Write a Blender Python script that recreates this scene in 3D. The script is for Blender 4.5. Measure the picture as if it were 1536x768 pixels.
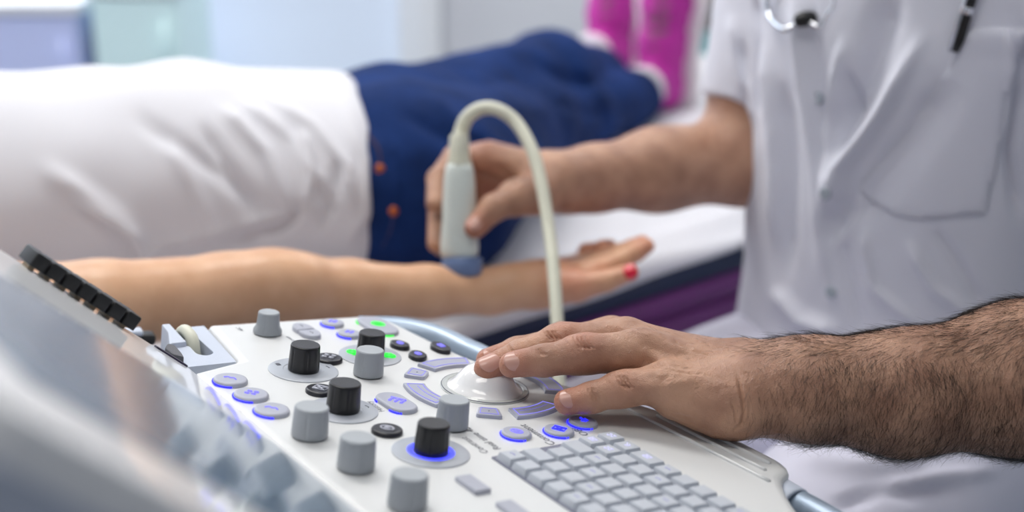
import bpy, bmesh, math, random
import numpy as np
from mathutils import Vector, Matrix

random.seed(4); RNG = np.random.default_rng(4)
S = bpy.context.scene; COL = S.collection
for o in list(bpy.data.objects): bpy.data.objects.remove(o, do_unlink=True)

# ---------------------------------------------------------------- camera
FPX = 2200.0; PITCH = math.radians(19.5)
CAM = np.array([0., 0., 1.27])
FW = np.array([0, math.cos(PITCH), -math.sin(PITCH)]); UP = np.array([0, math.sin(PITCH), math.cos(PITCH)]); RT = np.array([1., 0, 0])
cd = bpy.data.cameras.new('camera'); cam = bpy.data.objects.new('camera', cd); COL.objects.link(cam)
cam.location = CAM; cam.rotation_euler = (math.pi/2 - PITCH, 0, 0)
cd.sensor_width = 36; cd.lens = 36*FPX/1536; cd.clip_start = .01; cd.clip_end = 60
cd.dof.use_dof = True; cd.dof.focus_distance = .975; cd.dof.aperture_fstop = 2.9; cd.dof.aperture_blades = 9
S.camera = cam
S.view_settings.view_transform = 'Standard'; S.view_settings.look = 'None'
S.view_settings.gamma = 1; S.view_settings.use_curve_mapping = False
S.view_settings.exposure = -.10

# ---------------------------------------------------------------- world and light
wd = bpy.data.worlds.new('world'); S.world = wd; wd.use_nodes = True
wd.node_tree.nodes['Background'].inputs[0].default_value = (.86, .9, 1, 1)
wd.node_tree.nodes['Background'].inputs[1].default_value = .24

def area(name, loc, target, sx, sy, power, col):
    l = bpy.data.lights.new(name, 'AREA'); l.shape = 'RECTANGLE'; l.size = sx; l.size_y = sy; l.energy = power; l.color = col
    o = bpy.data.objects.new(name, l); COL.objects.link(o); o.location = loc
    d = Vector(target) - Vector(loc); o.rotation_euler = d.to_track_quat('-Z', 'Y').to_euler()
    return o
LAMPS = [(-.55, 1.85, 2.64, 1.2, .6, 21), (-1.9, 3.0, 2.64, 1.2, .6, 18), (.9, 3.2, 2.64, 1.2, .6, 16), (-.3, .35, 2.64, 1.2, .6, 2)]

# ---------------------------------------------------------------- geometry helpers
def ray(x, y): return FW + RT*(x-768)/FPX + UP*(384-y)/FPX
def pd(x, y, d): return CAM + ray(x, y)*d
def pzz(x, y, z):
    d = ray(x, y); return CAM + d*((z-CAM[2])/d[2])
def proj(V):
    Q = V - CAM; d = Q@FW
    return 768 + FPX*(Q@RT)/d, 384 - FPX*(Q@UP)/d, d
R_ = math.radians
nrm = lambda v: np.asarray(v, float)/np.linalg.norm(v)
# the control panel plane: slopes gently down to the operator's side
O0 = pd(727, 583, 1.0); PN = nrm([.12, .085, 1.])
def PP(x, y, h=0):
    d = ray(x, y); return CAM + d*(((O0-CAM)@PN + h)/(d@PN))
PA = nrm(PP(860, 768) - PP(742, 688)); PB = np.cross(PN, PA)
def L(x, y, h=0):
    q = PP(x, y, h) - O0; return np.array([q@PA, q@PB])
def Wp(u, v, h=0): return O0 + PA*u + PB*v + PN*h

def tag(o, label=None, cat=None, group=None, kind=None):
    if label: o['label'] = label
    if cat: o['category'] = cat
    if group: o['group'] = group
    if kind: o['kind'] = kind
    return o
def empty(name, loc):
    o = bpy.data.objects.new(name, None); COL.objects.link(o); o.location = tuple(loc); o.empty_display_size = .02
    return o
WORLD = {}
def obj(name, V, F, mat, parent=None, smooth=True, mats=None, midx=None, solid=0, bevel=0, subs=0, org=None, ang=None):
    V = np.asarray(V, float)
    if org is None: org = (V.max(0)+V.min(0))/2
    me = bpy.data.meshes.new(name)
    if isinstance(F, np.ndarray):
        n, k = F.shape
        me.vertices.add(len(V)); me.vertices.foreach_set('co', (V-org).astype(np.float32).ravel())
        me.loops.add(n*k); me.loops.foreach_set('vertex_index', F.astype(np.int32).ravel())
        me.polygons.add(n); me.polygons.foreach_set('loop_start', np.arange(0, n*k, k, dtype=np.int32)); me.polygons.foreach_set('loop_total', np.full(n, k, np.int32))
        me.update(calc_edges=True); me.validate()
    else:
        me.from_pydata([tuple(v) for v in (V-org)], [], F); me.update()
        bm = bmesh.new(); bm.from_mesh(me); bmesh.ops.recalc_face_normals(bm, faces=bm.faces[:]); bm.to_mesh(me); bm.free()
    for m in (mats or [mat]): me.materials.append(m)
    if midx is not None: me.polygons.foreach_set('material_index', np.asarray(midx, np.int32))
    me.polygons.foreach_set('use_smooth', [smooth]*len(me.polygons))
    if smooth and ang: me.set_sharp_from_angle(angle=math.radians(ang))
    o = bpy.data.objects.new(name, me); COL.objects.link(o)
    po = WORLD[parent.name] if parent is not None else np.zeros(3)
    o.location = tuple(org - po); WORLD[o.name] = np.array(org)
    if parent is not None: o.parent = parent
    if solid:
        m = o.modifiers.new('s', 'SOLIDIFY'); m.thickness = solid; m.offset = -1
    if bevel:
        m = o.modifiers.new('b', 'BEVEL'); m.width = bevel; m.segments = 3; m.limit_method = 'ANGLE'; m.angle_limit = math.radians(35); m.harden_normals = False
    if subs:
        m = o.modifiers.new('u', 'SUBSURF'); m.levels = subs; m.render_levels = subs
    return o
def root(name, loc, label, cat, group=None):
    e = empty(name, loc); WORLD[e.name] = np.array(loc, float); return tag(e, label, cat, group)
def join(parts):
    V = []; F = []; k = 0
    for v, f in parts:
        V.append(np.asarray(v, float)); F += [tuple(int(i)+k for i in q) for q in f]; k += len(v)
    return np.vstack(V), F
def frame(d):
    d = nrm(d); h = np.array([0, 0, 1.]) if abs(d[2]) < .9 else np.array([1., 0, 0])
    x = nrm(np.cross(h, d)); return x, np.cross(d, x), d
def lathe(c, axis, prof, n=40, e=(1, 1), x=None, caps=True, flute=None):
    """prof: (radius, height) pairs along the axis."""
    ax = nrm(axis)
    if x is None: X, Y, _ = frame(ax)
    else: X = nrm(np.asarray(x) - ax*(np.asarray(x)@ax)); Y = np.cross(ax, X)
    V = []; F = []
    for r, h in prof:
        for i in range(n):
            t = 2*math.pi*i/n; rr = r if flute is None else r*flute(t, h)
            V.append(c + ax*h + X*rr*e[0]*math.cos(t) + Y*rr*e[1]*math.sin(t))
    m = len(prof)
    for j in range(m-1):
        for i in range(n):
            k = (i+1) % n; F.append((j*n+i, j*n+k, (j+1)*n+k, (j+1)*n+i))
    if caps: F.append(tuple(range(n))[::-1]); F.append(tuple((m-1)*n+i for i in range(n)))
    return np.array(V), F
def smoothpath(P, n=8):
    P = [np.asarray(p, float) for p in P]; Q = [2*P[0]-P[1]] + P + [2*P[-1]-P[-2]]; out = []
    for i in range(1, len(Q)-2):
        for j in range(n):
            t = j/n; a, b, c, d = Q[i-1:i+3]
            out.append(.5*((2*b) + (c-a)*t + (2*a-5*b+4*c-d)*t*t + (3*b-a-3*c+d)*t**3))
    out.append(P[-1]); return np.array(out)
def tube(P, r, n=16, caps=True, e=(1, 1), upv=None):
    P = np.asarray(P, float); m = len(P); r = np.full(m, r) if np.isscalar(r) else np.interp(np.linspace(0, 1, m), np.linspace(0, 1, len(r)), r)
    T = np.gradient(P, axis=0); T /= np.linalg.norm(T, axis=1)[:, None]
    X, _, _ = frame(T[0])
    if upv is not None: X = nrm(np.asarray(upv) - T[0]*(np.asarray(upv)@T[0]))
    V = []; F = []
    for j in range(m):
        X = nrm(X - T[j]*(X@T[j])); Y = np.cross(T[j], X)
        for i in range(n):
            t = 2*math.pi*i/n; V.append(P[j] + r[j]*(X*math.cos(t)*e[0] + Y*math.sin(t)*e[1]))
    for j in range(m-1):
        for i in range(n):
            k = (i+1) % n; F.append((j*n+i, j*n+k, (j+1)*n+k, (j+1)*n+i))
    if caps: F.append(tuple(range(n))[::-1]); F.append(tuple((m-1)*n+i for i in range(n)))
    return np.array(V), F
def prism(poly, top, bot, to=None, inset=0, ih=0, key=False):
    """poly: list of (u,v); to maps (u,v,h) to world. Optional inset top rim for a soft edge."""
    to = to or Wp; n = len(poly); P = np.array(poly, float)
    if inset:
        Q = np.array(insetpoly(poly, inset))
        rings = [(P, bot), (P, top-ih), (P+(Q-P)*.3, top-ih*.3), (Q, top)] if not key else [(P, bot), (P, top-ih), (P+(Q-P)*.72, top-.0006), (P+(Q-P)*.82, top-.0001), (Q, top)]
    else: rings = [(P, bot), (P, top)]
    if inset: rings.append((np.array(insetpoly(poly, inset*1.12)), top))
    V = []; F = []
    for R, h in rings:
        for u, v in R: V.append(to(u, v, h))
    for j in range(len(rings)-1):
        for i in range(n):
            k = (i+1) % n; F.append((j*n+i, j*n+k, (j+1)*n+k, (j+1)*n+i))
    F.append(tuple(range(n))[::-1]); F.append(tuple((len(rings)-1)*n+i for i in range(n)))
    return np.array(V), F
def insetpoly(P, d):
    if isinstance(P, RP):
        return roundpoly(insetpoly(P.raw, d), [max(r-d, 2e-5) if r > 0 else 0 for r in P.rs], P.n)
    P = np.asarray(P, float)
    n = len(P); out = []
    ar = .5*sum(P[i][0]*P[(i+1) % n][1]-P[(i+1) % n][0]*P[i][1] for i in range(n)); s = 1 if ar > 0 else -1
    for i in range(n):
        a, b, c = P[i-1], P[i], P[(i+1) % n]
        e1 = nrm(b-a+1e-12); e2 = nrm(c-b+1e-12); n1 = np.array([-e1[1], e1[0]])*s; n2 = np.array([-e2[1], e2[0]])*s
        m = n1+n2; m = m/max(np.linalg.norm(m), 1e-6); out.append(b + m*d/max(m@n1, .5))
    return np.array(out)
class RP(list):
    pass
def roundpoly(P, r, n=5):
    """round the corners of polygon P; r scalar or list."""
    P = [np.asarray(p, float) for p in P]; m = len(P); out = RP(); out.raw = np.array(P); out.n = n
    rs = [r]*m if np.isscalar(r) else r; out.rs = list(rs)
    for i in range(m):
        a, b, c = P[i-1], P[i], P[(i+1) % m]; e1 = nrm(a-b); e2 = nrm(c-b)
        q = min(rs[i], .49*np.linalg.norm(a-b), .49*np.linalg.norm(c-b))
        if rs[i] == 0: out.append(b); continue
        s, t = b+e1*q, b+e2*q
        for k in range(n+1):
            w = k/n; out.append((1-w)**2*s + 2*w*(1-w)*b + w*w*t)
    return out
def box(c, s, ax=None):
    c = np.asarray(c, float); X, Y, Z = ax if ax is not None else (np.array([1., 0, 0]), np.array([0, 1., 0]), np.array([0, 0, 1.]))
    V = [c + X*s[0]/2*i + Y*s[1]/2*j + Z*s[2]/2*k for k in (-1, 1) for j in (-1, 1) for i in (-1, 1)]
    return np.array(V), [(0, 2, 3, 1), (4, 5, 7, 6), (0, 1, 5, 4), (2, 6, 7, 3), (0, 4, 6, 2), (1, 3, 7, 5)]

# ---- signed distance bodies and a surface-nets mesher
def seg(p, a, b, r1, r2):
    a = np.asarray(a); b = np.asarray(b); ba = b-a; t = np.clip(((p-a)@ba)/(ba@ba), 0, 1)
    return np.sqrt((((p-a) - t[:, None]*ba)**2).sum(1)) - (r1 + t*(r2-r1))
def smin(a, b, k):
    h = np.maximum(k-np.abs(a-b), 0)/k; return np.minimum(a, b) - h*h*k*.25
def smax(a, b, k): return -smin(-a, -b, k)
def chain(p, J, R, k=.004):
    d = None
    for i in range(len(J)-1):
        e = seg(p, J[i], J[i+1], R[i], R[i+1]); d = e if d is None else smin(d, e, k)
    return d
def ell(p, c, ax, r):
    q = (p-c)@np.array(ax).T/np.array(r); l = np.sqrt((q*q).sum(1)); return (l-1)*min(r)*.5 + (l-1)*l/np.maximum(np.sqrt(((q/np.array(r))**2).sum(1)), 1e-6)*.5
def mesh_sdf(fn, lo, hi, h, K=6):
    lo = np.asarray(lo, float); n = (np.ceil((np.asarray(hi)-lo)/h/K).astype(int))*K + 1
    cn = (n-1)//K + 1
    g = np.stack(np.meshgrid(*[lo[i]+np.arange(cn[i])*h*K for i in range(3)], indexing='ij'), -1).reshape(-1, 3)
    cdv = fn(g).reshape(cn)
    D = np.repeat(np.repeat(np.repeat(cdv, K, 0), K, 1), K, 2)[:n[0], :n[1], :n[2]].astype(np.float32).copy()
    mn = np.full(cn-1, 9e9)
    for i in (0, 1):
        for j in (0, 1):
            for k in (0, 1): mn = np.minimum(mn, np.abs(cdv[i:cn[0]-1+i, j:cn[1]-1+j, k:cn[2]-1+k]))
    act = np.argwhere(mn < K*h*1.3)
    off = np.stack(np.meshgrid(*[np.arange(K+1)]*3, indexing='ij'), -1).reshape(-1, 3)
    for s in range(0, len(act), 1200):
        I = (act[s:s+1200, None, :]*K + off[None]).reshape(-1, 3)
        I = np.unique(I[:, 0]*(n[1]*n[2]) + I[:, 1]*n[2] + I[:, 2]); ii = np.stack([I//(n[1]*n[2]), (I//n[2]) % n[1], I % n[2]], -1)
        D[ii[:, 0], ii[:, 1], ii[:, 2]] = fn(lo + ii*h)
    ins = D < 0
    c = [ins[i:n[0]-1+i, j:n[1]-1+j, k:n[2]-1+k] for i in (0, 1) for j in (0, 1) for k in (0, 1)]
    s = sum(x.astype(np.int8) for x in c); cells = np.argwhere((s > 0) & (s < 8))
    cid = np.full(n-1, -1, np.int64); cid[cells[:, 0], cells[:, 1], cells[:, 2]] = np.arange(len(cells))
    cor = np.array([(i, j, k) for i in (0, 1) for j in (0, 1) for k in (0, 1)])
    vals = np.stack([D[cells[:, 0]+a, cells[:, 1]+b, cells[:, 2]+e] for a, b, e in cor], 1)
    acc = np.zeros((len(cells), 3)); cnt = np.zeros(len(cells))
    for a in range(8):
        for b in range(a+1, 8):
            if abs(cor[a]-cor[b]).sum() != 1: continue
            va, vb = vals[:, a], vals[:, b]; m = (va < 0) != (vb < 0); t = np.where(m, va/np.where(m, va-vb, 1), 0)
            acc += np.where(m[:, None], cor[a] + t[:, None]*(cor[b]-cor[a]), 0); cnt += m
    V = lo + (cells + acc/cnt[:, None])*h
    Q = []
    for ax in range(3):
        o1, o2 = [(1, 2), (2, 0), (0, 1)][ax]
        sl0 = [slice(1, n[i]-1) for i in range(3)]; sl1 = list(sl0); sl0[ax] = slice(0, n[ax]-1); sl1[ax] = slice(1, n[ax])
        A = ins[tuple(sl0)]; B = ins[tuple(sl1)]; e = np.argwhere(A != B)
        sg = A[e[:, 0], e[:, 1], e[:, 2]]
        st = np.array([0 if i == ax else 1 for i in range(3)]); e = e+st
        d1 = np.zeros(3, int); d1[o1] = 1; d2 = np.zeros(3, int); d2[o2] = 1
        ids = [cid[tuple((e-x).T)] for x in (d1*0, d1, d1+d2, d2)]
        q = np.stack(ids, 1); q[~sg] = q[~sg][:, ::-1]; Q.append(q)
    Q = np.vstack(Q); Q = Q[(Q >= 0).all(1)]
    a, b, c, d = [V[Q[:, i]] - V.mean(0) for i in range(4)]
    if (np.cross(c-a, d-b)*(a+b+c+d)).sum() < 0: Q = Q[:, ::-1].copy()
    return V, Q
def normals(V, Q):
    a = V[Q[:, 2]]-V[Q[:, 0]]; b = V[Q[:, 3]]-V[Q[:, 1]]; fn = np.cross(a, b); N = np.zeros_like(V)
    for i in range(4):
        for k in range(3): N[:, k] += np.bincount(Q[:, i], fn[:, k], len(V))
    return N/np.maximum(np.linalg.norm(N, axis=1), 1e-12)[:, None]
def polyd(X, Y, pts):
    best = np.full(X.shape, 1e9); T = np.zeros(X.shape); n = len(pts)-1
    for i in range(n):
        ax, ay = pts[i]; bx, by = pts[i+1]; dx, dy = bx-ax, by-ay
        t = np.clip(((X-ax)*dx+(Y-ay)*dy)/(dx*dx+dy*dy), 0, 1); d = np.hypot(X-ax-t*dx, Y-ay-t*dy)
        m = d < best; best = np.where(m, d, best); T = np.where(m, (i+t)/n, T)
    return best, T
def sculpt(V, N, strokes):
    """folds and creases modelled on the side that faces the camera: (polyline, width px, height m)"""
    X, Y, D = proj(V); fac = np.clip(((CAM-V)*N).sum(1)/np.linalg.norm(CAM-V, axis=1)*3, 0, 1); out = np.zeros(len(V))
    for pts, w, h in strokes:
        d, t = polyd(X, Y, pts); out += h*np.exp(-(d/w)**2)*np.minimum(1, np.minimum(t, 1-t)*5+.1)
    return V + N*(out*fac)[:, None]
def vnoise(P, s, seed=0):
    r = np.random.default_rng(seed); out = np.zeros(len(P))
    for i in range(7):
        k = r.normal(size=3); k = k/np.linalg.norm(k)*s*r.uniform(.6, 1.6); out += np.sin(P@k*6.283 + r.uniform(0, 6.28) + 1.3*np.sin(P@np.roll(k, 1)*3.1 + r.uniform(0, 6)))
    return out/7
def inpoly(X, Y, poly):
    r = np.zeros(X.shape, bool); n = len(poly)
    for i in range(n):
        x1, y1 = poly[i]; x2, y2 = poly[(i+1) % n]
        if y1 == y2: continue
        r ^= ((y1 > Y) != (y2 > Y)) & (X < (x2-x1)*(Y-y1)/(y2-y1)+x1)
    return r
def submesh(V, Q, mask):
    q = Q[mask]; u, inv = np.unique(q, return_inverse=True); return u, inv.reshape(q.shape)

# ---------------------------------------------------------------- materials
MATS = {}
def lin(c): return tuple((x/12.92 if x <= .04045 else ((x+.055)/1.055)**2.4) for x in c)
def mat(name, rgb, rough=.5, metal=0, bump=0, bscale=200, var=0, vscale=20, coat=0, emit=None, es=0, sss=0, sheen=0, alpha=1, spec=.5, rgb2=None, trans=0, ior=1.5):
    if name in MATS: return MATS[name]
    m = bpy.data.materials.new(name); m.use_nodes = True; nt = m.node_tree; b = nt.nodes['Principled BSDF']
    c = lin(rgb) + (1,); b.inputs['Base Color'].default_value = c
    b.inputs['Roughness'].default_value = rough; b.inputs['Metallic'].default_value = metal
    b.inputs['Coat Weight'].default_value = coat; b.inputs['Coat Roughness'].default_value = .05
    b.inputs['Specular IOR Level'].default_value = spec; b.inputs['Sheen Weight'].default_value = sheen
    b.inputs['Transmission Weight'].default_value = trans; b.inputs['IOR'].default_value = ior
    tc = nt.nodes.new('ShaderNodeTexCoord')
    if sss: b.inputs['Subsurface Weight'].default_value = sss; b.inputs['Subsurface Radius'].default_value = (1, .35, .18); b.inputs['Subsurface Scale'].default_value = .006
    if emit: b.inputs['Emission Color'].default_value = lin(emit)+(1,); b.inputs['Emission Strength'].default_value = es
    if var:
        nz = nt.nodes.new('ShaderNodeTexNoise'); nz.inputs['Scale'].default_value = vscale; nz.inputs['Detail'].default_value = 6
        nt.links.new(tc.outputs['Object'], nz.inputs['Vector'])
        mx = nt.nodes.new('ShaderNodeMix'); mx.data_type = 'RGBA'; mr = nt.nodes.new('ShaderNodeMapRange'); mr.inputs[1].default_value = .35; mr.inputs[2].default_value = .65
        nt.links.new(nz.outputs['Fac'], mr.inputs[0]); nt.links.new(mr.outputs[0], mx.inputs[0])
        c2 = lin(rgb2) if rgb2 else tuple(x*(1-var) for x in lin(rgb))
        mx.inputs[6].default_value = c; mx.inputs[7].default_value = tuple(c2)+(1,); nt.links.new(mx.outputs[2], b.inputs['Base Color'])
    if bump:
        nz = nt.nodes.new('ShaderNodeTexNoise'); nz.inputs['Scale'].default_value = bscale; nz.inputs['Detail'].default_value = 8
        nt.links.new(tc.outputs['Object'], nz.inputs['Vector'])
        bp = nt.nodes.new('ShaderNodeBump'); bp.inputs['Strength'].default_value = bump; bp.inputs['Distance'].default_value = .001
        nt.links.new(nz.outputs['Fac'], bp.inputs['Height']); nt.links.new(bp.outputs[0], b.inputs['Normal'])
    MATS[name] = m; return m
def skin(name, rgb, rgb2, red, bump=.5, fine=900):
    m = bpy.data.materials.new(name); m.use_nodes = True; nt = m.node_tree; b = nt.nodes['Principled BSDF']; N = nt.nodes.new; Lk = nt.links.new
    tc = N('ShaderNodeTexCoord'); nz = N('ShaderNodeTexNoise'); nz.inputs['Scale'].default_value = 38; nz.inputs['Detail'].default_value = 8; Lk(tc.outputs['Object'], nz.inputs['Vector'])
    mr = N('ShaderNodeMapRange'); mr.inputs[1].default_value = .36; mr.inputs[2].default_value = .64; Lk(nz.outputs['Fac'], mr.inputs[0])
    mx = N('ShaderNodeMix'); mx.data_type = 'RGBA'; mx.inputs[6].default_value = lin(rgb)+(1,); mx.inputs[7].default_value = lin(rgb2)+(1,); Lk(mr.outputs[0], mx.inputs[0])
    at = N('ShaderNodeAttribute'); at.attribute_name = 'flush'; m2 = N('ShaderNodeMix'); m2.data_type = 'RGBA'; m2.inputs[7].default_value = lin(red)+(1,)
    Lk(at.outputs['Fac'], m2.inputs[0]); Lk(mx.outputs[2], m2.inputs[6]); Lk(m2.outputs[2], b.inputs['Base Color'])
    b.inputs['Roughness'].default_value = .30; b.inputs['Specular IOR Level'].default_value = .4
    b.inputs['Subsurface Weight'].default_value = .07; b.inputs['Subsurface Radius'].default_value = (1, .35, .2); b.inputs['Subsurface Scale'].default_value = .005
    vo = N('ShaderNodeTexVoronoi'); vo.inputs['Scale'].default_value = fine; vo.feature = 'DISTANCE_TO_EDGE'; Lk(tc.outputs['Object'], vo.inputs['Vector'])
    n2 = N('ShaderNodeTexNoise'); n2.inputs['Scale'].default_value = 260; n2.inputs['Detail'].default_value = 6; Lk(tc.outputs['Object'], n2.inputs['Vector'])
    ad = N('ShaderNodeMath'); ad.operation = 'MULTIPLY_ADD'; ad.inputs[1].default_value = .6; Lk(vo.outputs['Distance'], ad.inputs[0]); Lk(n2.outputs['Fac'], ad.inputs[2])
    bp = N('ShaderNodeBump'); bp.inputs['Strength'].default_value = bump; bp.inputs['Distance'].default_value = .0008; Lk(ad.outputs[0], bp.inputs['Height']); Lk(bp.outputs[0], b.inputs['Normal'])
    return m
def emis(name, rgb, s):
    return mat(name, (.05, .05, .08), .5, emit=rgb, es=s)

M_panel = mat('console_white_plastic', (.865, .87, .87), .36, bump=.06, bscale=900)
M_holder = mat('holder_grey_plastic', (.77, .80, .86), .45, bump=.2, bscale=1200)
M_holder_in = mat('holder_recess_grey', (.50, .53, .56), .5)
M_gknob = mat('grey_knob_plastic', (.60, .62, .645), .42, bump=.1, bscale=900)
M_gknobtop = mat('grey_knob_cap', (.66, .68, .70), .5)
M_bknob = mat('black_knob_plastic', (.065, .065, .08), .33, bump=.08, bscale=700)
M_btn = mat('grey_button_plastic', (.68, .69, .74), .4)
M_blk = mat('black_button_plastic', (.11, .11, .14), .35)
M_disc = mat('translucent_disc_grey', (.68, .70, .735), .35)
M_blue = emis('blue_indicator_light', (.12, .12, 1), 2.6)
M_lblue = emis('violet_legend_light', (.52, .5, .98), 1.3)
M_green = emis('green_legend_light', (.15, .95, .25), 1.5)
M_bring = emis('blue_ring_light', (.22, .25, 1), 2.2)
M_vio = mat('violet_printed_outline', (.50, .48, .92), .5, emit=(.5, .48, .95), es=.35)
M_arc = mat('arc_button_grey', (.66, .67, .74), .35, coat=.2)
M_ink = mat('dark_printed_legend', (.40, .41, .45), .6)
M_ball = mat('trackball_white', (.95, .95, .95), .12, coat=.6)
M_bezel = mat('trackball_bezel_grey', (.74, .755, .75), .2, coat=.3)
M_key = mat('keycap_grey', (.745, .765, .80), .45, bump=.08, bscale=800)
M_keybed = mat('keyboard_well_grey', (.46, .47, .54), .5)
M_handle = mat('blue_grey_metallic_handle', (.62, .68, .75), .38, metal=.4)
M_screen = mat('glossy_screen_glass', (.91, .915, .925), .05, ior=1.13)
M_black = mat('black_rubber', (.055, .055, .065), .4)
M_cream = mat('cream_cable_rubber', (.84, .84, .77), .4)
M_probe = mat('probe_pale_plastic', (.84, .87, .85), .3)
M_ptip = mat('probe_blue_grey_lens', (.42, .50, .66), .35)
M_coat = mat('white_coat_cotton', (.865, .87, .915), .85, bump=.15, bscale=1500, sheen=.2)
M_trous = mat('white_trousers_cotton', (.86, .86, .92), .85, bump=.15, bscale=1500)
M_shirt = mat('white_shirt_cotton', (.865, .865, .89), .85, bump=.2, bscale=1100, sheen=.2)
M_jean = mat('blue_denim', (.09, .20, .42), .9, bump=.3, bscale=1300, var=.4, vscale=14, spec=.15)
M_copper = mat('copper_rivet', (.72, .38, .22), .4, metal=.5)
M_pink = mat('magenta_knit', (.74, .16, .62), .7, bump=.4, bscale=500)
M_sole = mat('white_rubber_sole', (.93, .91, .92), .5)
M_sheet = mat('white_bed_sheet', (.85, .85, .875), .85, bump=.2, bscale=900)
M_navy = mat('navy_vinyl', (.055, .12, .27), .5, bump=.1, bscale=500)
M_purple = mat('purple_vinyl', (.44, .15, .46), .45, bump=.1, bscale=500)
M_chrome = mat('polished_chrome', (.85, .86, .88), .12, metal=1)
M_steel = mat('painted_steel_grey', (.70, .72, .74), .35, metal=.3)
M_nail = mat('natural_fingernail', (.79, .60, .54), .32, coat=.25)
M_red = mat('red_nail_varnish', (.92, .03, .22), .15, coat=.7)
M_hair = mat('dark_brown_hair', (.10, .065, .045), .5)
M_skinD = skin('tanned_skin', (.66, .49, .40), (.77, .595, .49), (.74, .42, .34), 1.0)
M_skinP = skin('light_olive_skin', (.85, .66, .52), (.89, .71, .57), (.86, .52, .44), .3)
M_wall = mat('painted_wall_white', (.90, .92, .94), .8, bump=.1, bscale=60)
M_floor = mat('grey_vinyl_floor', (.66, .69, .72), .35, var=.12, vscale=30)
M_ceil = mat('ceiling_white', (.93, .94, .95), .9, bump=.1, bscale=80)
M_lampface = mat('ceiling_lamp_diffuser', (.9, .9, .9), .6, emit=(1, .98, .95), es=5)
M_pane = mat('daylit_frosted_pane', (.76, .80, .86), .4, emit=(.80, .84, .90), es=.38)
M_frame = mat('window_frame_white', (.92, .93, .95), .4)
# ---------------------------------------------------------------- the room
def struct(name, V, F, m, **k):
    o = obj(name, V, F, m, smooth=False, **k); o['kind'] = 'structure'; return o
struct('floor', *box((0, 1.4, -.05), (6.4, 5.2, .1)), M_floor)
struct('ceiling', *box((0, 1.4, 2.75), (6.4, 5.2, .1)), M_ceil)
WY = 3.75
# back wall with openings for the glazing (left) and the door
struct('wall_back', *join([box((1.82, WY+.06, 1.35), (2.76, .12, 2.7)), box((-1.6, WY+.06, 2.5), (3.1, .12, .4)), box((-1.6, WY+.06, .04), (3.1, .12, .08)), box((.11, WY+.06, 2.42), (.7, .12, .56)), box((-3.15, WY+.06, 1.35), (.1, .12, 2.7))]), M_wall)
struct('wall_right', *box((3.15, 1.4, 1.35), (.1, 5.2, 2.7)), M_wall)
struct('wall_left', *box((-3.15, 1.4, 1.35), (.1, 5.2, 2.7)), M_wall)
struct('baseboard_back', *box((1.9, WY-.008, .05), (2.5, .016, .1)), M_frame)
w = struct('window_1', *join([box((-3.04, WY+.05, 1.19), (.1, .1, 2.22)), box((-.262, WY+.03, 1.19), (.055, .1, 2.22)), box((-1.6, WY+.05, 2.27), (3.0, .1, .06)), box((-1.6, WY+.05, .11), (3.0, .1, .06)), box((-2.0, WY+.05, 1.19), (.05, .1, 2.22)), box((-1.6, WY+.03, .83), (2.7, .05, .05))]), M_frame)
obj('window_pane', *box((-1.12, WY+.07, 1.19), (1.7, .012, 2.14)), M_pane, w, smooth=False)
obj('window_pane', *box((-2.5, WY+.07, 1.19), (.98, .012, 2.14)), M_pane, w, smooth=False)
d = struct('door_1', *join([box((-.205, WY-.01, 1.06), (.05, .14, 2.12)), box((.44, WY-.01, 1.06), (.05, .14, 2.12)), box((.12, WY-.01, 2.12), (.7, .14, .05))]), M_frame)
obj('door_leaf', *box((.118, WY+.0, 1.05), (.59, .045, 2.08)), mat('door_leaf_white', (.86, .87, .90), .5), d, smooth=False, bevel=.004)
obj('door_handle', *join([tube([(.36, WY-.02, 1.05), (.36, WY-.07, 1.05)], .01), tube([(.36, WY-.07, 1.05), (.25, WY-.07, 1.05)], .009)]), M_chrome, d)
for i, (x, y, z, sx, sy, pw) in enumerate(LAMPS):
    r = root('ceiling_light', (x, y, 2.70), ['rectangular white ceiling light above the examination bed', 'rectangular white ceiling light near the left window', 'rectangular white ceiling light near the back right wall', 'rectangular white ceiling light above the foreground'][i], 'ceiling light', 'ceiling lights')
    obj('frame', *join([box((x-sx/2, y, 2.68), (.04, sy+.04, .04)), box((x+sx/2, y, 2.68), (.04, sy+.04, .04)), box((x, y-sy/2, 2.68), (sx+.04, .04, .04)), box((x, y+sy/2, 2.68), (sx+.04, .04, .04))]), M_frame, r, smooth=False)
    obj('diffuser', *box((x, y, 2.685), (sx-.04, sy-.04, .012)), M_lampface, r, smooth=False)
    a = area('lamp_light', (x, y, 2.66), (x, y+1e-4, 0), sx, sy, pw, (1, .975, .95)); a.parent = r; a.location = (0, 0, -.04)
# daylight entering by the glazing
area('window_daylight', (-1.3, WY-.12, 1.25), (-.1, 1.0, .8), 2.2, 1.9, 24, (.86, .93, 1))

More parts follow.
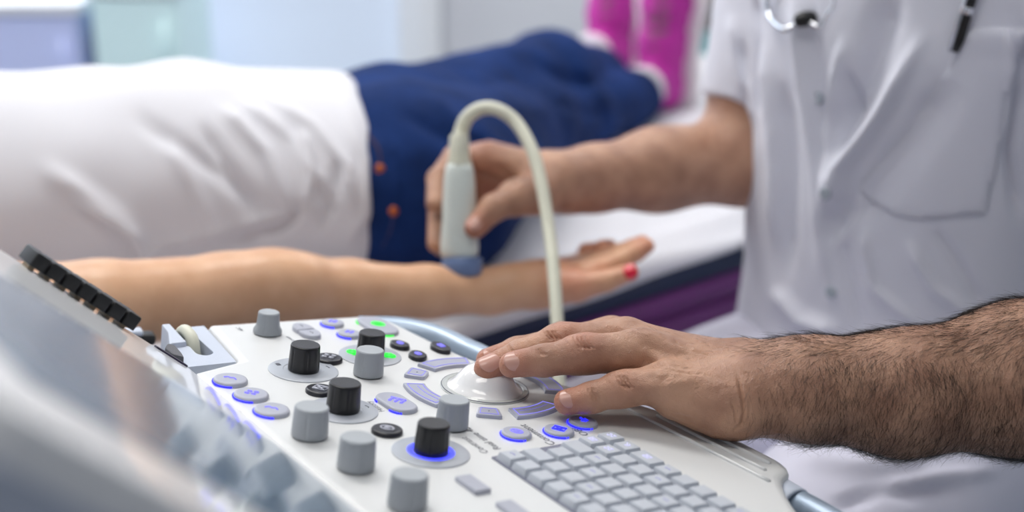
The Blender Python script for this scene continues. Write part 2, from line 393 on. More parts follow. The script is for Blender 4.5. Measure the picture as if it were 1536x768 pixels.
# ---------------------------------------------------------------- things at the back
def cabinet(name, label, cat, c, s, m, nd, mh):
    r = root(name, (c[0], c[1], 0), label, cat)
    z0, z1 = .09, s[2]
    obj('body', *box((c[0], c[1], (z0+z1)/2), (s[0], s[1], z1-z0)), m, r, smooth=False, bevel=.006)
    obj('worktop', *box((c[0], c[1]-.01, z1+.012), (s[0]+.02, s[1]+.03, .024)), M_frame, r, smooth=False, bevel=.004)
    for k in range(nd):
        w = s[0]/nd; x = c[0]-s[0]/2+w*(k+.5)
        dd = obj('door', *box((x, c[1]-s[1]/2-.009, (z0+z1)/2), (w-.008, .018, z1-z0-.01)), m, r, smooth=False, bevel=.003)
        obj('handle', *tube([(x+w*.36, c[1]-s[1]/2-.035, z1-.16), (x+w*.36, c[1]-s[1]/2-.035, z1-.05)], .005), m, dd)
    for i in (-1, 1):
        for j in (-1, 1): obj('leg', *lathe(np.array([c[0]+i*(s[0]/2-.04), c[1]+j*(s[1]/2-.04), 0]), (0, 0, 1), [(.016, 0), (.018, .095)], 12), M_steel, r)
cabinet('storage_cabinet', 'low periwinkle blue cabinet standing before the glazing', 'cabinet', (-1.18, 3.38), (.46, .34, .70), mat('periwinkle_laminate', (.80, .84, 1.0), .5), 2, M_chrome)
cabinet('bedside_cabinet', 'narrow pale aqua cabinet beside the periwinkle cabinet', 'cabinet', (-.826, 3.38), (.19, .34, .74), mat('pale_aqua_laminate', (.88, .99, 1.0), .5), 1, M_chrome)
# utility cart with supplies
r = root('utility_cart', (.50, 3.0, 0), 'white steel utility cart standing beyond the foot of the bed', 'cart')
for z in (.25, .61): obj('shelf', *box((.50, 3.0, z), (.42, .34, .02)), M_frame, r, smooth=False, bevel=.004)
for i in (-1, 1):
    for j in (-1, 1):
        p = obj('post', *tube([(.50+i*.2, 3.0+j*.16, .07), (.50+i*.2, 3.0+j*.16, .63)], .009), M_steel, r)
        obj('caster', *lathe(np.array([.50+i*.2-.012, 3.0+j*.16, .036]), (1, 0, 0), [(.02, 0), (.036, .004), (.036, .02), (.02, .024)], 20), M_black, p)
tag(obj('cream_box', *box((.48, 2.99, .642), (.30, .22, .042)), mat('cream_card', (.90, .88, .74), .7), smooth=False, bevel=.004), 'cream cardboard box lying on the cart shelf', 'box')
tag(obj('teal_box', *box((.47, 2.98, .692), (.28, .20, .056)), mat('teal_plastic', (.48, .78, .80), .5), smooth=False, bevel=.006), 'teal plastic box stacked on the cream box', 'box')
r = root('black_case', (.47, 2.98, .72), 'black equipment case resting on top of the teal box', 'case')
obj('shell', *box((.47, 2.98, .785), (.34, .22, .128)), mat('black_case_shell', (.06, .06, .09), .5), r, smooth=False, bevel=.02)
obj('handle', *tube(smoothpath([(.41, 2.98, .85), (.42, 2.98, .88), (.52, 2.98, .88), (.53, 2.98, .85)]), .007), M_black, r)

# ---------------------------------------------------------------- examination bed
BZ = .70
b0 = pzz(725, 473, BZ); b1 = pzz(1150, 342, BZ); BU = nrm(b1-b0); BN = np.array([-BU[1], BU[0], 0]); BW = .74
def Bp(s, t, z): return np.array([b0[0], b0[1], 0]) + BU*s + BN*t + np.array([0, 0, z])
S0, S1 = -1.0, 1.12
bax = (BU, BN, np.array([0, 0, 1.]))
r = root('examination_bed', Bp((S0+S1)/2, BW/2, 0), 'padded navy and purple examination bed carrying the patient', 'bed')
def slab(name, z0, z1, t0, m, bv): return obj(name, *box(Bp((S0+S1)/2, BW/2+t0/2, (z0+z1)/2), (S1-S0, BW-t0, z1-z0), bax), m, r, bevel=bv)
slab('mattress', .652, .694, .0, M_navy, .014)
slab('cushion', .617, .655, .004, M_purple, .016)
slab('cushion', .574, .619, .010, M_purple, .019)
slab('cushion', .528, .577, .016, M_purple, .020)
slab('bed_frame', .48, .53, .06, M_steel, .01)
for s in (S0+.35, S1-.35):
    obj('leg', *box(Bp(s, BW/2, .26), (.16, .3, .46), bax), M_steel, r, bevel=.01)
obj('base', *box(Bp((S0+S1)/2, BW/2, .035), (S1-S0-.3, .5, .06), bax), M_steel, r, bevel=.015)
# sheet with folds, hanging over the near edge
ns, ntt = 220, 120; V = []; F = []
ss = np.linspace(S0-.01, S1+.01, ns); tt = np.linspace(-.035, BW+.03, ntt)
G = np.array([(s, t) for s in ss for t in tt]); s_, t_ = G[:, 0], G[:, 1]
wr = .004*np.sin(s_*9+3*np.sin(t_*5)) + .003*vnoise(np.c_[G, G[:, 0]*0], 3.1, 3)
edge = np.clip(-t_/.035, 0, 1); far = np.clip((t_-BW)/.03, 0, 1)
z = BZ + wr*(1-edge) - .014*edge**1.5*(1+.35*np.sin(s_*7.3+1)) - .02*far**1.5 + .003
tx = np.where(t_ < 0, -.012*np.sin(edge*1.57)+.002*np.sin(s_*31), np.where(t_ > BW, BW+.012*np.sin(far*1.57), t_))
# a rolled fold of the sheet near the doctor
fold = np.exp(-((t_-.03-.05*np.clip(s_-.1, 0, 1))/.028)**2)*np.clip((s_-.12)/.2, 0, 1); z = z + .016*fold*(1-edge)
V = np.array([Bp(a, b, c) for a, b, c in zip(s_, tx, z)])
I = np.arange(ns*ntt).reshape(ns, ntt); Q = np.stack([I[:-1, :-1], I[1:, :-1], I[1:, 1:], I[:-1, 1:]], -1).reshape(-1, 4)
o = obj('bed_sheet', V, Q, M_sheet, solid=.002); tag(o, 'white creased sheet spread over the examination bed', 'sheet')
# ---------------------------------------------------------------- ultrasound console
def X(*q): return L(*q)
con = root('ultrasound_console', (Wp(0, -.05)[0], Wp(0, -.05)[1], 0), 'white ultrasound control console with lit knobs buttons and keyboard under the hand', 'ultrasound machine')
E0 = -.176   # where the control panel meets the screen
out = [(-.175, -.1265), (-.168, -.02), (-.166, .004), (-.150, .014), (-.100, .020), (-.055, .026), (0, .058), (.06, .096), (.12, .1155), (.168, .117), (.182, .112), (.190, .096), (.206, .083), (.235, .066), (.30, .055), (.42, .05), (.42, E0), (-.085, E0), (-.098, -.1365)]
rad = [.006, .02, .015, .01, .02, .02, .03, .03, .03, .012, .006, .006, .02, .02, .03, .02, .004, .004, .008]
V, F = prism(roundpoly(out, rad, 6), 0, -.055, inset=.006, ih=.004); top = obj('control_panel', V, F, M_panel, con, smooth=True, ang=50)
# lower body, pedestal and wheeled base
lo = [(-.15, -.12), (-.15, .0), (0, .04), (.12, .09), (.40, .03), (.40, E0-.02), (-.09, E0-.02)]
V, F = prism(roundpoly(lo, .03), -.05, -.115, inset=.01, ih=.006); obj('lower_housing', V, F, M_holder, con, ang=50)
cc = Wp(.16, -.10, -.10)
obj('pedestal', *lathe(np.array([cc[0], cc[1], .1]), (0, 0, 1), [(.10, 0), (.075, .05), (.06, .3), (.07, .55), (.09, cc[2]-.1+.02)], 32, e=(1.3, 1)), M_holder, con)
bs = obj('wheel_base', *box((cc[0], cc[1], .11), (.5, .5, .05)), M_holder, con, bevel=.02)
for i in (-1, 1):
    for j in (-1, 1): obj('caster', *lathe(np.array([cc[0]+i*.2-.015, cc[1]+j*.2, .045]), (1, 0, 0), [(.02, 0), (.045, .005), (.045, .025), (.02, .03)], 24), M_black, bs)
# operator side handle
hp = [Wp(-.165, -.005, -.012), Wp(-.150, .022, -.010), Wp(-.128, .040, -.010), Wp(-.10, .050, -.012), Wp(-.07, .056, -.014), Wp(-.03, .062, -.03), Wp(.03, .088, -.04), Wp(.10, .108, -.035), Wp(.16, .110, -.024), Wp(.195, .105, -.016), Wp(.235, .102, -.014), Wp(.30, .095, -.014), Wp(.40, .07, -.014)]
obj('handle', *tube(smoothpath(hp, 10), [.0112, .0108, .0095, .0092, .0090], 24), M_handle, con)
obj('handle_socket', *lathe(Wp(.190, .103, -.017), PA*.95-PB*.05, [(.0125, -.006), (.0125, .008), (.0110, .010), (.0110, .004)], 28), M_holder, con)
# gel and probe holder at the far left corner
def slot_plate():
    a = roundpoly([(-.177, -.1275), (-.100, -.1375), (-.0995, -.176), (-.118, -.178), (-.138, -.170), (-.139, -.156), (-.136, -.1555), (-.122, -.157), (-.1165, -.152), (-.120, -.1445), (-.177, -.1415)], [.001, .001, .004, .004, .003, .001, .004, .004, .004, .005, .001])
    return prism(a, -.002, -.05)
hd = obj('probe_holder', *slot_plate(), M_holder, con, smooth=False)
V, F = prism([(-.176, -.1415), (-.118, -.1415), (-.118, -.158), (-.138, -.158), (-.176, -.160)], -.034, -.049); obj('recess_floor', V, F, M_holder_in, hd, smooth=False)
V, F = prism(roundpoly([(-.178, -.1535), (-.1385, -.1575), (-.1375, -.1705), (-.160, -.162), (-.178, -.1595)], [.001, .001, .001, .004, .001]), .0015, -.05, inset=.0008, ih=.0008); obj('holder_arm', V, F, M_holder, hd, ang=40)
V, F = prism(roundpoly([(-.1045, -.1735), (-.114, -.1715), (-.130, -.1700), (-.1335, -.1735), (-.126, -.1785), (-.112, -.1785)], .002), .0035, -.012, inset=.001, ih=.001); obj('rubber_catch', V, F, mat('dark_grey_rubber', (.36, .36, .38), .7, bump=.5, bscale=900), hd, ang=40)
o = obj('probe_cable', *tube(smoothpath([Wp(-.134, -.1500, -.06), Wp(-.137, -.1500, -.02), Wp(-.144, -.1500, -.002), Wp(-.154, -.1498, .0020), Wp(-.163, -.1495, .0005), Wp(-.170, -.1495, -.008), Wp(-.1755, -.1495, -.03), Wp(-.177, -.1495, -.09)], 8), .0044, 20), M_cream)
tag(o, 'cream cable looped through the grey holder at the console corner', 'cable')

# raised palm rest ridges
for p in ([(60.9, 74.9), (191.7, 82.6)], [(80, 87), (177.5, 93.2)], [(95, 99), (170.3, 103.9)]):
    P = [Wp(u/1000, v/1000, .0004) for u, v in p]; obj('palm_ridge', *tube([P[0]+(P[1]-P[0])*k/12 for k in range(13)], [.0013, .0013], 14), M_panel, con)
# trackball
tb = obj('trackball_bezel', *lathe(O0, PN, [(.0305, -.002), (.0305, .0006), (.0298, .0014), (.0265, .0016), (.0255, .0006), (.0250, -.001)], 72), M_bezel, con, ang=40)
obj('trackball', *lathe(O0, PN, [(.0262, .0004), (.0255, .0018), (.0228, .0030), (.0205, .0062), (.0184, .0094), (.0160, .0124), (.0130, .0148), (.0095, .0166), (.0055, .0177), (.0015, .0180)], 72), M_ball, con, ang=60)
obj('bezel_seam', *tube([Wp(.0298*math.cos(t), .0298*math.sin(t), .0012) for t in np.linspace(0, 6.2832, 73)], .00035, 8, caps=False), M_ink, con)

def outline(poly, h, w, name, parent, m):
    P = np.array(poly); Q = np.array(insetpoly(poly, w)); n = len(P); V = []; F = []
    for hh, R in ((h, P), (h, Q)):
        for u, v in R: V.append(Wp(u, v, hh))
    for hh, R in ((h-.0004, P), (h-.0004, Q)):
        for u, v in R: V.append(Wp(u, v, hh))
    for i in range(n):
        k = (i+1) % n; F += [(i, k, n+k, n+i), (i, 2*n+i, 2*n+k, k), (n+i, n+k, 3*n+k, 3*n+i)]
    return obj(name, V, F, m, parent, smooth=False)
def secpoly(t0, t1, r0, r1, n=14):
    a = [(r1*math.cos(t), r1*math.sin(t)) for t in np.linspace(t0, t1, n)]; b = [(r0*math.cos(t), r0*math.sin(t)) for t in np.linspace(t1, t0, n)]
    return a + b

for k, (t, hw, lab) in enumerate([(10, 22, None), (84, 24, None), (181, 22, None), (-90, 22, None)]):
    P = secpoly(R_(t-hw), R_(t+hw), .0415, .0565, 18); m = M_arc
    o = obj('arc_button', *prism(P, .0026, -.002, inset=.0009, ih=.0011), m, con, ang=40)
    outline(insetpoly(np.array(P), .0021), .0028, .00042, 'printed_outline', o, M_lblue if k == 0 else M_vio)
    if lab: o['label'] = lab
    if k in (0, 3): obj('groove', *tube([Wp(.048*math.cos(a), .048*math.sin(a), .0026) for a in np.linspace(R_(t-hw+6), R_(t+hw-6), 14)], .00022, 6), M_vio, o)
for t in (-138, -31):
    c0, s0 = math.cos(R_(t)), math.sin(R_(t)); r0 = .0485; pts = []
    for a, b in ((-.0072, -.0068), (-.0072, .0068), (.0072, .0088), (.0072, -.0088)): pts.append(((r0+a)*c0 - b*s0, (r0+a)*s0 + b*c0))
    P = roundpoly(pts[::-1], .0026, 4); o = obj('square_button', *prism(P, .0026, -.002, inset=.0009, ih=.0011), M_arc, con, ang=40)
    outline(insetpoly(P, .0021), .0028, .00036, 'printed_outline', o, M_vio)
    obj('centre_dot', *lathe(Wp(r0*c0, r0*s0, .0026), PN, [(.0006, 0), (.0005, .0002)], 12), M_ink, o)

# round, oval and shaped buttons
def circ(u, v, r, n=36, e=1): return [(u+r*e*math.cos(t), v+r*math.sin(t)) for t in np.linspace(0, 2*math.pi, n, endpoint=False)]
def stadium(u, v, r, l, ang=0, n=14):
    c, s = math.cos(ang), math.sin(ang); P = []
    for sg, t0 in ((1, -90), (-1, 90)):
        for t in np.linspace(t0, t0+180, n): x = sg*l + r*math.cos(R_(t)); y = r*math.sin(R_(t)); P.append((u+x*c-y*s, v+x*s+y*c))
    return P
def glyph(u, v, kind, s, m, parent, h, ang=0):
    c, q = math.cos(ang), math.sin(ang); T = lambda x, y: (u+(x*c-y*q)*s, v+(x*q+y*c)*s); parts = []
    def line(pts, w=.12): parts.append(tube([Wp(*T(x, y), h) for x, y in pts], w*s, 6))
    if kind == 'wave': line([(-.9, -.3), (-.5, .2), (0, 0), (.4, .3), (.9, -.1)])
    elif kind == 'box': line([(-.8, -.6), (.8, -.6), (.8, .6), (-.8, .6), (-.8, -.6)]); line([(-.8, -.6), (.8, .6)]); line([(-.8, .6), (.8, -.6)])
    elif kind == 'bars': line([(-.9, .5), (.9, .5)], .17); line([(-.7, .5), (-.7, -.5)], .17); line([(0, .5), (0, -.5)], .17); line([(.7, .5), (.7, -.5)], .17)
    elif kind == 'arrow': line([(-.7, .6), (.5, -.4)], .16); line([(-.2, -.55), (.5, -.4), (.45, .3)], .16); line([(0, .6), (.7, .1)], .14)
    elif kind == 'ring': line([(.8*math.cos(t), .55*math.sin(t)) for t in np.linspace(0, 6.28, 20)]); line([(-.4, -.1), (.4, -.1)]); line([(-.4, .2), (.4, .2)])
    elif kind == 'dots': line([(-.7, -.5), (-.1, -.5)], .2); line([(.2, -.3), (.8, -.3)], .2); line([(-.7, .3), (-.1, .3)], .2); line([(.2, .5), (.8, .5)], .2)
    obj('lit_legend', *join(parts), m, parent)
def button(u, v, r, m, led=True, kind=None, gm=None, l=0, ang=0, h=.0030, name='round_button', ledm=None, gs=.42):
    P = stadium(u, v, r, l, ang) if l else circ(u, v, r)
    o = obj(name, *prism(P, h, -.001, inset=r*.17, ih=.0013), m, con, ang=50)
    if led:
        PP_ = np.array(P); cu = PP_ - (u, v); dirs = cu/np.linalg.norm(cu, axis=1)[:, None]; tgt = np.array([.15, -1.]); tgt /= np.linalg.norm(tgt)
        keep = dirs@tgt > (.35 if led == 1 else .0); idx = [i for i in range(len(P)) if keep[i]]
        k0 = next((j for j in range(len(idx)) if idx[j]-idx[j-1] != 1), 0); idx = idx[k0:]+idx[:k0]
        pts = [Wp(*(PP_[i]+dirs[i]*.00025), .0006) for i in idx]
        obj('indicator_light', *tube(pts, .00062, 8), ledm or M_blue, o)
    if kind: glyph(u, v, kind, r*gs if not l else r*.6, gm or M_lblue, o, h+.0001, ang + .6)
    return o
for (x, y), kd in (((346, 567), 'wave'), ((377, 589), 'dots'), ((408, 612), 'wave')): button(*X(x, y, .003), .0112, M_btn, 1, kd)
for (x, y) in ((499, 482), (524, 498)): button(*X(x, y, .003), .0086, M_btn, 1, 'dots')
button(*X(595, 601, .003), .0098, M_btn, 1, 'bars', l=.0075, ang=.02)
button(*X(567, 486, .003), .0105, M_btn, 2, 'ring', gm=M_green, l=.0105, ang=0, ledm=M_green)
for q in ((448, 489, .003), (470, 499, .003)): pass
u, v = X(460, 494, .003)
for sg in (-1, 1):
    P = [(u+x, v+y) for x, y in [(sg*.0005, -.0072), (sg*.009, -.0072), (sg*.0145, -.0040), (sg*.0160, 0), (sg*.0145, .0040), (sg*.009, .0072), (sg*.0005, .0072)]]
    if sg < 0: P = P[::-1]
    o = obj('rocker_button', *prism(roundpoly(P, [.0008, .004, .004, .004, .004, .004, .0008]), .0032, -.001, inset=.001, ih=.001), M_btn, con, ang=50)
    glyph(u+sg*.008, v, 'wave', .0022, M_ink, o, .0032)
button(*X(775, 647, .003), .0098, M_btn, 2, 'ring', gs=.5)
button(*X(839, 643, .003), .0098, M_btn, 2, 'box', gm=M_blue, gs=.5)
o = button(*X(875, 630, .003), .0098, M_btn, 2, 'arrow', gm=M_blue, gs=.42)
for (x, y), kd in (((493, 535), 'dots'), ((481, 582), 'box'), ((581, 642), 'ring')): button(*X(x, y, .003), .0098, M_blk, 0, kd, gm=mat('pale_grey_print', (.72, .73, .78), .5), gs=.55)
for (x, y), an in (((661, 519), 0.05), ((600, 515), .3), ((627, 531), -.15)):
    u, v = X(x, y, .003); P = [(-.0125, .0), (-.004, -.0068), (.0075, -.0062), (.0125, .0), (.004, .0068), (-.0075, .0062)]; c, s = math.cos(an), math.sin(an)
    if x != 661: P = [(a*.8, b) for a, b in P]
    o = obj('leaf_button', *prism(roundpoly([(u+a*c-b*s, v+a*s+b*c) for a, b in P], .004), .0034, -.001, inset=.0015, ih=.0015), M_blk, con, ang=50)
    glyph(u, v, 'bars' if x == 661 else 'ring', .0036, M_lblue, o, .0035)
    glyph(u, v, 'dots', .0030, M_lblue, o, .0035)
for (x, y) in ((710, 723), (772, 762)):
    u, v = X(x, y, .003); obj('flat_button', *prism(roundpoly([(u-.0112, v-.0055), (u+.0112, v-.0055), (u+.0112, v+.0055), (u-.0112, v+.0055)], .0012, 3), .0030, -.001, inset=.001, ih=.001), M_btn, con, ang=50)

# knobs on their discs
def knob(x, y, r0, r1, h, m, mt, disc=0, ring=None, flare=0, lab=None, ph=.6):
    u, v = X(x, y); base = Wp(u, v)
    if disc:
        dx = obj('knob_disc', *lathe(base, PN, [(disc, -.001), (disc, .0006), (disc-.0008, .0011), (disc*.58, .0011), (disc*.56, .0007), (.008, .0007)], 64), M_disc, con, ang=40)
        if ring:
            pts = [Wp(u+disc*.55*math.cos(t), v+disc*.55*math.sin(t), .0012) for t in np.linspace(0, 6.2832, 60)]
            if ring == 'blue': obj('ring_light', *lathe(base, PN, [(disc*.63, .0008), (disc*.60, .0014), (disc*.50, .0014), (disc*.46, .0008)], 60, caps=False), M_bring, dx)
            else:
                for q in (X(529, 531), X(584, 536)):
                    glyph(*q, 'ring', .0056, M_green, dx, .0014, .4); glyph(*q, 'arrow', .0048, M_green, dx, .0014); glyph(*q, 'dots', .0045, M_green, dx, .0014)
        else:
            for t in (3.9, 1.5): glyph(u+disc*.76*math.cos(t), v+disc*.76*math.sin(t), 'box' if t > 3 else 'wave', .0021, M_ink, dx, .0012)
    def fl(t, z):
        w = abs(((t*6/(2*math.pi)+ph) % 1)-.5)*2*math.pi/6; zz = z/h
        return 1 - (.055*math.exp(-(w/.06)**2) if (.12 < zz < .985) else 0)
    z0 = .001
    pr = [(r0*.96, z0), (r0, z0+.0006), (r0, z0+.0024)] if not flare else [(r0+flare, z0), (r0+flare, z0+.002), (r0+.1*flare, z0+.0048)]
    for k in range(1, 9): q = k/9; pr.append((r0+(r1-r0)*q, z0+.0026+(h-.0045)*q if not flare else z0+.005+(h-.007)*q))
    pr += [(r1, z0+h-.0012), (r1*.975, z0+h-.0003), (r1*.93, z0+h)]
    o = obj('knob', *lathe(base, PN, pr, 96, flute=fl), m, con, ang=45)
    obj('knob_cap', *lathe(base, PN, [(r1*.925, z0+h-.0006), (r1*.92, z0+h+.0002), (r1*.3, z0+h+.0001)], 64, flute=lambda t, z: 1-(.03*math.exp(-((abs(((t*6/(2*math.pi)+ph) % 1)-.5)*2*math.pi/6)/.08)**2))), mt, o, ang=40)
    if lab: o['label'] = lab
M_bcap = mat('black_knob_cap', (.17, .17, .19), .5, bump=.2, bscale=900)
knob(401, 500, .0085, .0077, .0152, M_gknob, M_gknobtop, flare=.0018)
knob(455, 556, .0106, .0100, .0178, M_bknob, M_bcap, disc=.0237, ph=.2)
knob(555, 534, .0100, .0093, .0165, M_bknob, M_bcap, disc=.0222, ring='green', ph=.4)
knob(552, 563, .0103, .0095, .0175, M_gknob, M_gknobtop, ph=.85)
knob(514, 616, .0108, .0102, .0180, M_bknob, M_bcap, disc=.0225, ph=.1)
knob(464, 655, .0111, .0104, .0185, M_gknob, M_gknobtop)
knob(533, 703, .0111, .0104, .0185, M_gknob, M_gknobtop, ph=.1)
knob(610, 760, .0111, .0104, .0185, M_gknob, M_gknobtop, ph=.3)
knob(646, 679, .0106, .0099, .0182, M_bknob, M_bcap, disc=.0237, ring='blue', ph=.5)
knob(677, 641, .0105, .0097, .0178, M_gknob, M_gknobtop, ph=.9)

# printed words on the panel
def words(txt, u, v, size, rot=math.pi):
    c = bpy.data.curves.new('t', 'FONT'); c.body = txt; c.size = 1; c.align_x = 'CENTER'; c.align_y = 'CENTER'
    o = bpy.data.objects.new('t', c); COL.objects.link(o); dg = bpy.context.evaluated_depsgraph_get(); me = o.evaluated_get(dg).to_mesh()
    co = np.array([tuple(x.co) for x in me.vertices]); fa = [tuple(p.vertices) for p in me.polygons]
    bpy.data.objects.remove(o, do_unlink=True)
    ca, sa = math.cos(rot), math.sin(rot)
    co = co*size; V = [Wp(u + x*ca - y*sa, v + x*sa + y*ca, .0002) for x, y, _ in co]
    o = obj('printed_legend', V, fa, M_ink, con, smooth=False); return o
words('Comment', *X(806, 652), .0084); words('OBG', *X(868, 646), .0080)
words('Real time 4D', *X(722, 657), .0072); words('Contrast', *X(712, 668), .0072)
words('History', *X(563, 610), .0062); words('Screen', *X(436, 509), .0046); words('ABC', *X(360, 494), .0046)

# keyboard
ku0, kv0 = .104, -.0625; KP = .0159; rows = 6
kb = obj('keyboard_well', *prism(roundpoly([(ku0-.002, kv0-.002), (.40, kv0-.002), (.40, kv0+rows*KP-.004), (ku0+.02, kv0+rows*KP-.004), (ku0-.006, kv0+rows*KP-.006)], .002), .0006, -.001), M_keybed, con, smooth=False)
for j in range(rows):
    off = [0, .002, .006, .000, -.003, -.004][j]; u = ku0+off; v = kv0 + KP*(j+.5) - .001; k = 0
    widths = {0: [1]*12, 1: [1.35]+[1]*11, 2: [1]*12, 3: [1.4]+[1]*11, 4: [1]*12, 5: [1, 1, 1.45]+[1]*9}[j]
    for w in widths:
        u1 = u + KP*w
        if u1 > .335: break
        a, b = (KP*w)/2-.0007, KP/2-.0007; cu = (u+u1)/2
        P = roundpoly([(cu-a, v-b), (cu+a, v-b), (cu+a, v+b), (cu-a, v+b)], .0012, 2)
        o = obj('key', *prism(P, .0052, .0004, inset=.0019, ih=.0040, key=True), M_key, con, ang=35)
        if (j >= 4 and k < 2) or (j == 5 and k == 2): glyph(cu, v, ['arrow', 'box', 'dots'][(j+k) % 3], .0032, emis('white_key_legend', (.86, .86, 1), 1.0), o, .0053)
        elif (k*7+j*3) % 4 == 0: glyph(cu, v, 'wave', .0024, mat('key_legend_violet', (.70, .70, .90), .5), o, .0053)
        u = u1; k += 1

# tilted glossy touch screen along the back of the panel
TH = R_(35); SN = PN*math.cos(TH) + PB*math.sin(TH); SU = -PB*math.cos(TH) + PN*math.sin(TH); S00 = Wp(0, E0, .001)
def Sp(u, s, h=0): return S00 + PA*u + SU*s + SN*h
sp = roundpoly([(-.089, -.001), (.40, -.001), (.40, .34), (-.089, .34)], [.003, .003, .02, .02])
scr = obj('touch_screen', *prism(sp, 0, -.016, to=Sp, inset=.0025, ih=.002), M_screen, con, ang=40)
obj('display', *prism(roundpoly([(.07, .022), (.34, .022), (.34, .30), (.07, .30)], .004), .0006, -.001, to=Sp), mat('unlit_display_glass', (.47, .55, .63), .08, ior=1.15), scr, smooth=False)
obj('screen_bumper', *prism(roundpoly([(-.0895, .004), (-.0845, .004), (-.0845, .032), (-.0895, .032)], .002), .0012, -.006, to=Sp, inset=.0006, ih=.0005), mat('dark_violet_bumper', (.16, .14, .24), .4), scr, ang=40)
obj('screen_housing', *prism(roundpoly([(-.086, .003), (.40, .003), (.40, .347), (-.086, .347)], .02), -.014, -.045, to=Sp, inset=-.002, ih=.004), M_holder, con, ang=40)
for k in range(7):
    s = .062 + k*.0118; o = obj('slider_knob', *prism(roundpoly([(-.0880, s), (-.066, s), (-.066, s+.0100), (-.0880, s+.0100)], .0012, 3), .0120, .0025, to=Sp, inset=.001, ih=.0015), M_black, con, ang=40)
    obj('slider_stem', *prism([(-.083, s+.003), (-.073, s+.003), (-.073, s+.007), (-.083, s+.007)], .0030, -.001, to=Sp), mat('slider_stem_cream', (.80, .72, .60), .5), o, smooth=False)
hk = pd(206, 507, 1.10)
obj('rear_hook', *box(hk, (.026, .014, .0085), (PA*.2+PB*.98, np.cross(PN, PA*.2+PB*.98), PN)), M_black, con, bevel=.003)
obj('rear_clip', *box(hk+PN*.0055-PB*.006, (.018, .012, .004), (PA*.2+PB*.98, np.cross(PN, PA*.2+PB*.98), PN)), M_holder, con, bevel=.0015)
# ---------------------------------------------------------------- body helpers
def flush(o, V, spots, base=0.0):
    a = np.full(len(V), base)
    for p, r, w in spots: a = np.maximum(a, w*np.exp(-((V-p)**2).sum(1)/r**2))
    at = o.data.attributes.new('flush', 'FLOAT', 'POINT'); at.data.foreach_set('value', a.astype(np.float32))
def nail(parent, tipc, prev, facing, r, ln, m, name='fingernail', half=50, lift=.0004, back=.45, rise=0):
    f = nrm(np.asarray(tipc)-prev); d = nrm(np.asarray(facing) - f*(np.asarray(facing)@f)); e = np.cross(f, d); V = []; F = []; na, nb = 17, 15
    for i in range(na):
        s = i/(na-1)*2-1
        for j in range(nb):
            t = j/(nb-1)*2-1
            ss = s*math.sqrt(max(0, 1-.42*t*t)) ; tt = t*math.sqrt(max(0, 1-.62*abs(s)**2.6))
            x = ln*(ss*.5 + .5 - back); th = R_(half)*tt
            rr = r if x < 0 else math.sqrt(max(r*r - (x*.62)**2, 0))
            V.append(np.asarray(tipc) + f*x + (d*math.cos(th) + e*math.sin(th)*.95)*(rr+lift-.0009*max(0, -s-.7)) + d*rise)
    for i in range(na-1):
        for j in range(nb-1): a = i*nb+j; F.append((a, a+1, a+nb+1, a+nb))
    o = obj(name, V, F, m, parent); md = o.modifiers.new('s', 'SOLIDIFY'); md.thickness = .0007; md.offset = 0
    return o
def join_np(parts):
    V = []; Q = []; k = 0
    for v, q in parts: V.append(v); Q.append(q+k); k += len(v)
    return np.vstack(V), np.vstack(Q)
def bounds(J, R): J = np.array(J); r = np.array(R)[:, None]; return (J-r).min(0)-.012, (J+r).max(0)+.012
def head_sdf(p, c, fw, up):
    fw = nrm(fw); up = nrm(up); sd = np.cross(up, fw)
    d = ell(p, c, (sd, fw, up), (.076, .095, .112))
    d = smin(d, ell(p, c+fw*.035-up*.055, (sd, fw, up), (.055, .06, .065)), .03)     # jaw
    d = smin(d, seg(p, c+fw*.094+up*.012, c+fw*.113-up*.022, .006, .012), .012)      # nose
    for s in (-1, 1):
        d = smin(d, ell(p, c+sd*.078*s-fw*.005-up*.01, (sd, fw, up), (.008, .018, .03)), .006)
        d = -smin(-d, ell(p, c+sd*.032*s+fw*.100+up*.012, (sd, fw, up), (.018, .012, .012)), .012)
        d = smin(d, ell(p, c+sd*.032*s+fw*.083+up*.010, (sd, fw, up), (.013, .010, .009)), .004)
    d = smin(d, seg(p, c+fw*.092-up*.052+sd*.018, c+fw*.092-up*.052-sd*.018, .006, .006), .006)
    return d
def hair_cap(c, fw, up, parent, name, long_=0):
    fw = nrm(fw); up = nrm(up); sd = np.cross(up, fw)
    def f(p):
        d = ell(p, c-fw*.012+up*.012, (sd, fw, up), (.086, .104, .116)); cut = (p-c)@(nrm(fw*.8-up*.62))-.035
        d = smax(d, cut, .01)
        if long_: d = smin(d, seg(p, c-fw*.06-up*.03, c-fw*.10-up*(.03+long_), .05, .03), .04)
        return d
    V, Q = mesh_sdf(f, c-.28, c+.28, .006); V += normals(V, Q)*(.0015*np.sin(V@sd*900))[:, None]
    obj(name, V, Q, mat('dark_head_hair', (.10, .07, .055), .55, bump=.6, bscale=300), parent)

# ---------------------------------------------------------------- the patient lying on the bed
hipc = pd(560, 262, 1.66); chest = np.array([-.60, 1.47, .815])
pat = root('person', (hipc[0], hipc[1], .705), 'person in white shirt and blue jeans lying on the bed, forearm stretched palm up', 'person')
axis = nrm(hipc-chest); Z = np.array([0, 0, 1.]); side = nrm(np.cross(axis, Z))      # side points towards the camera
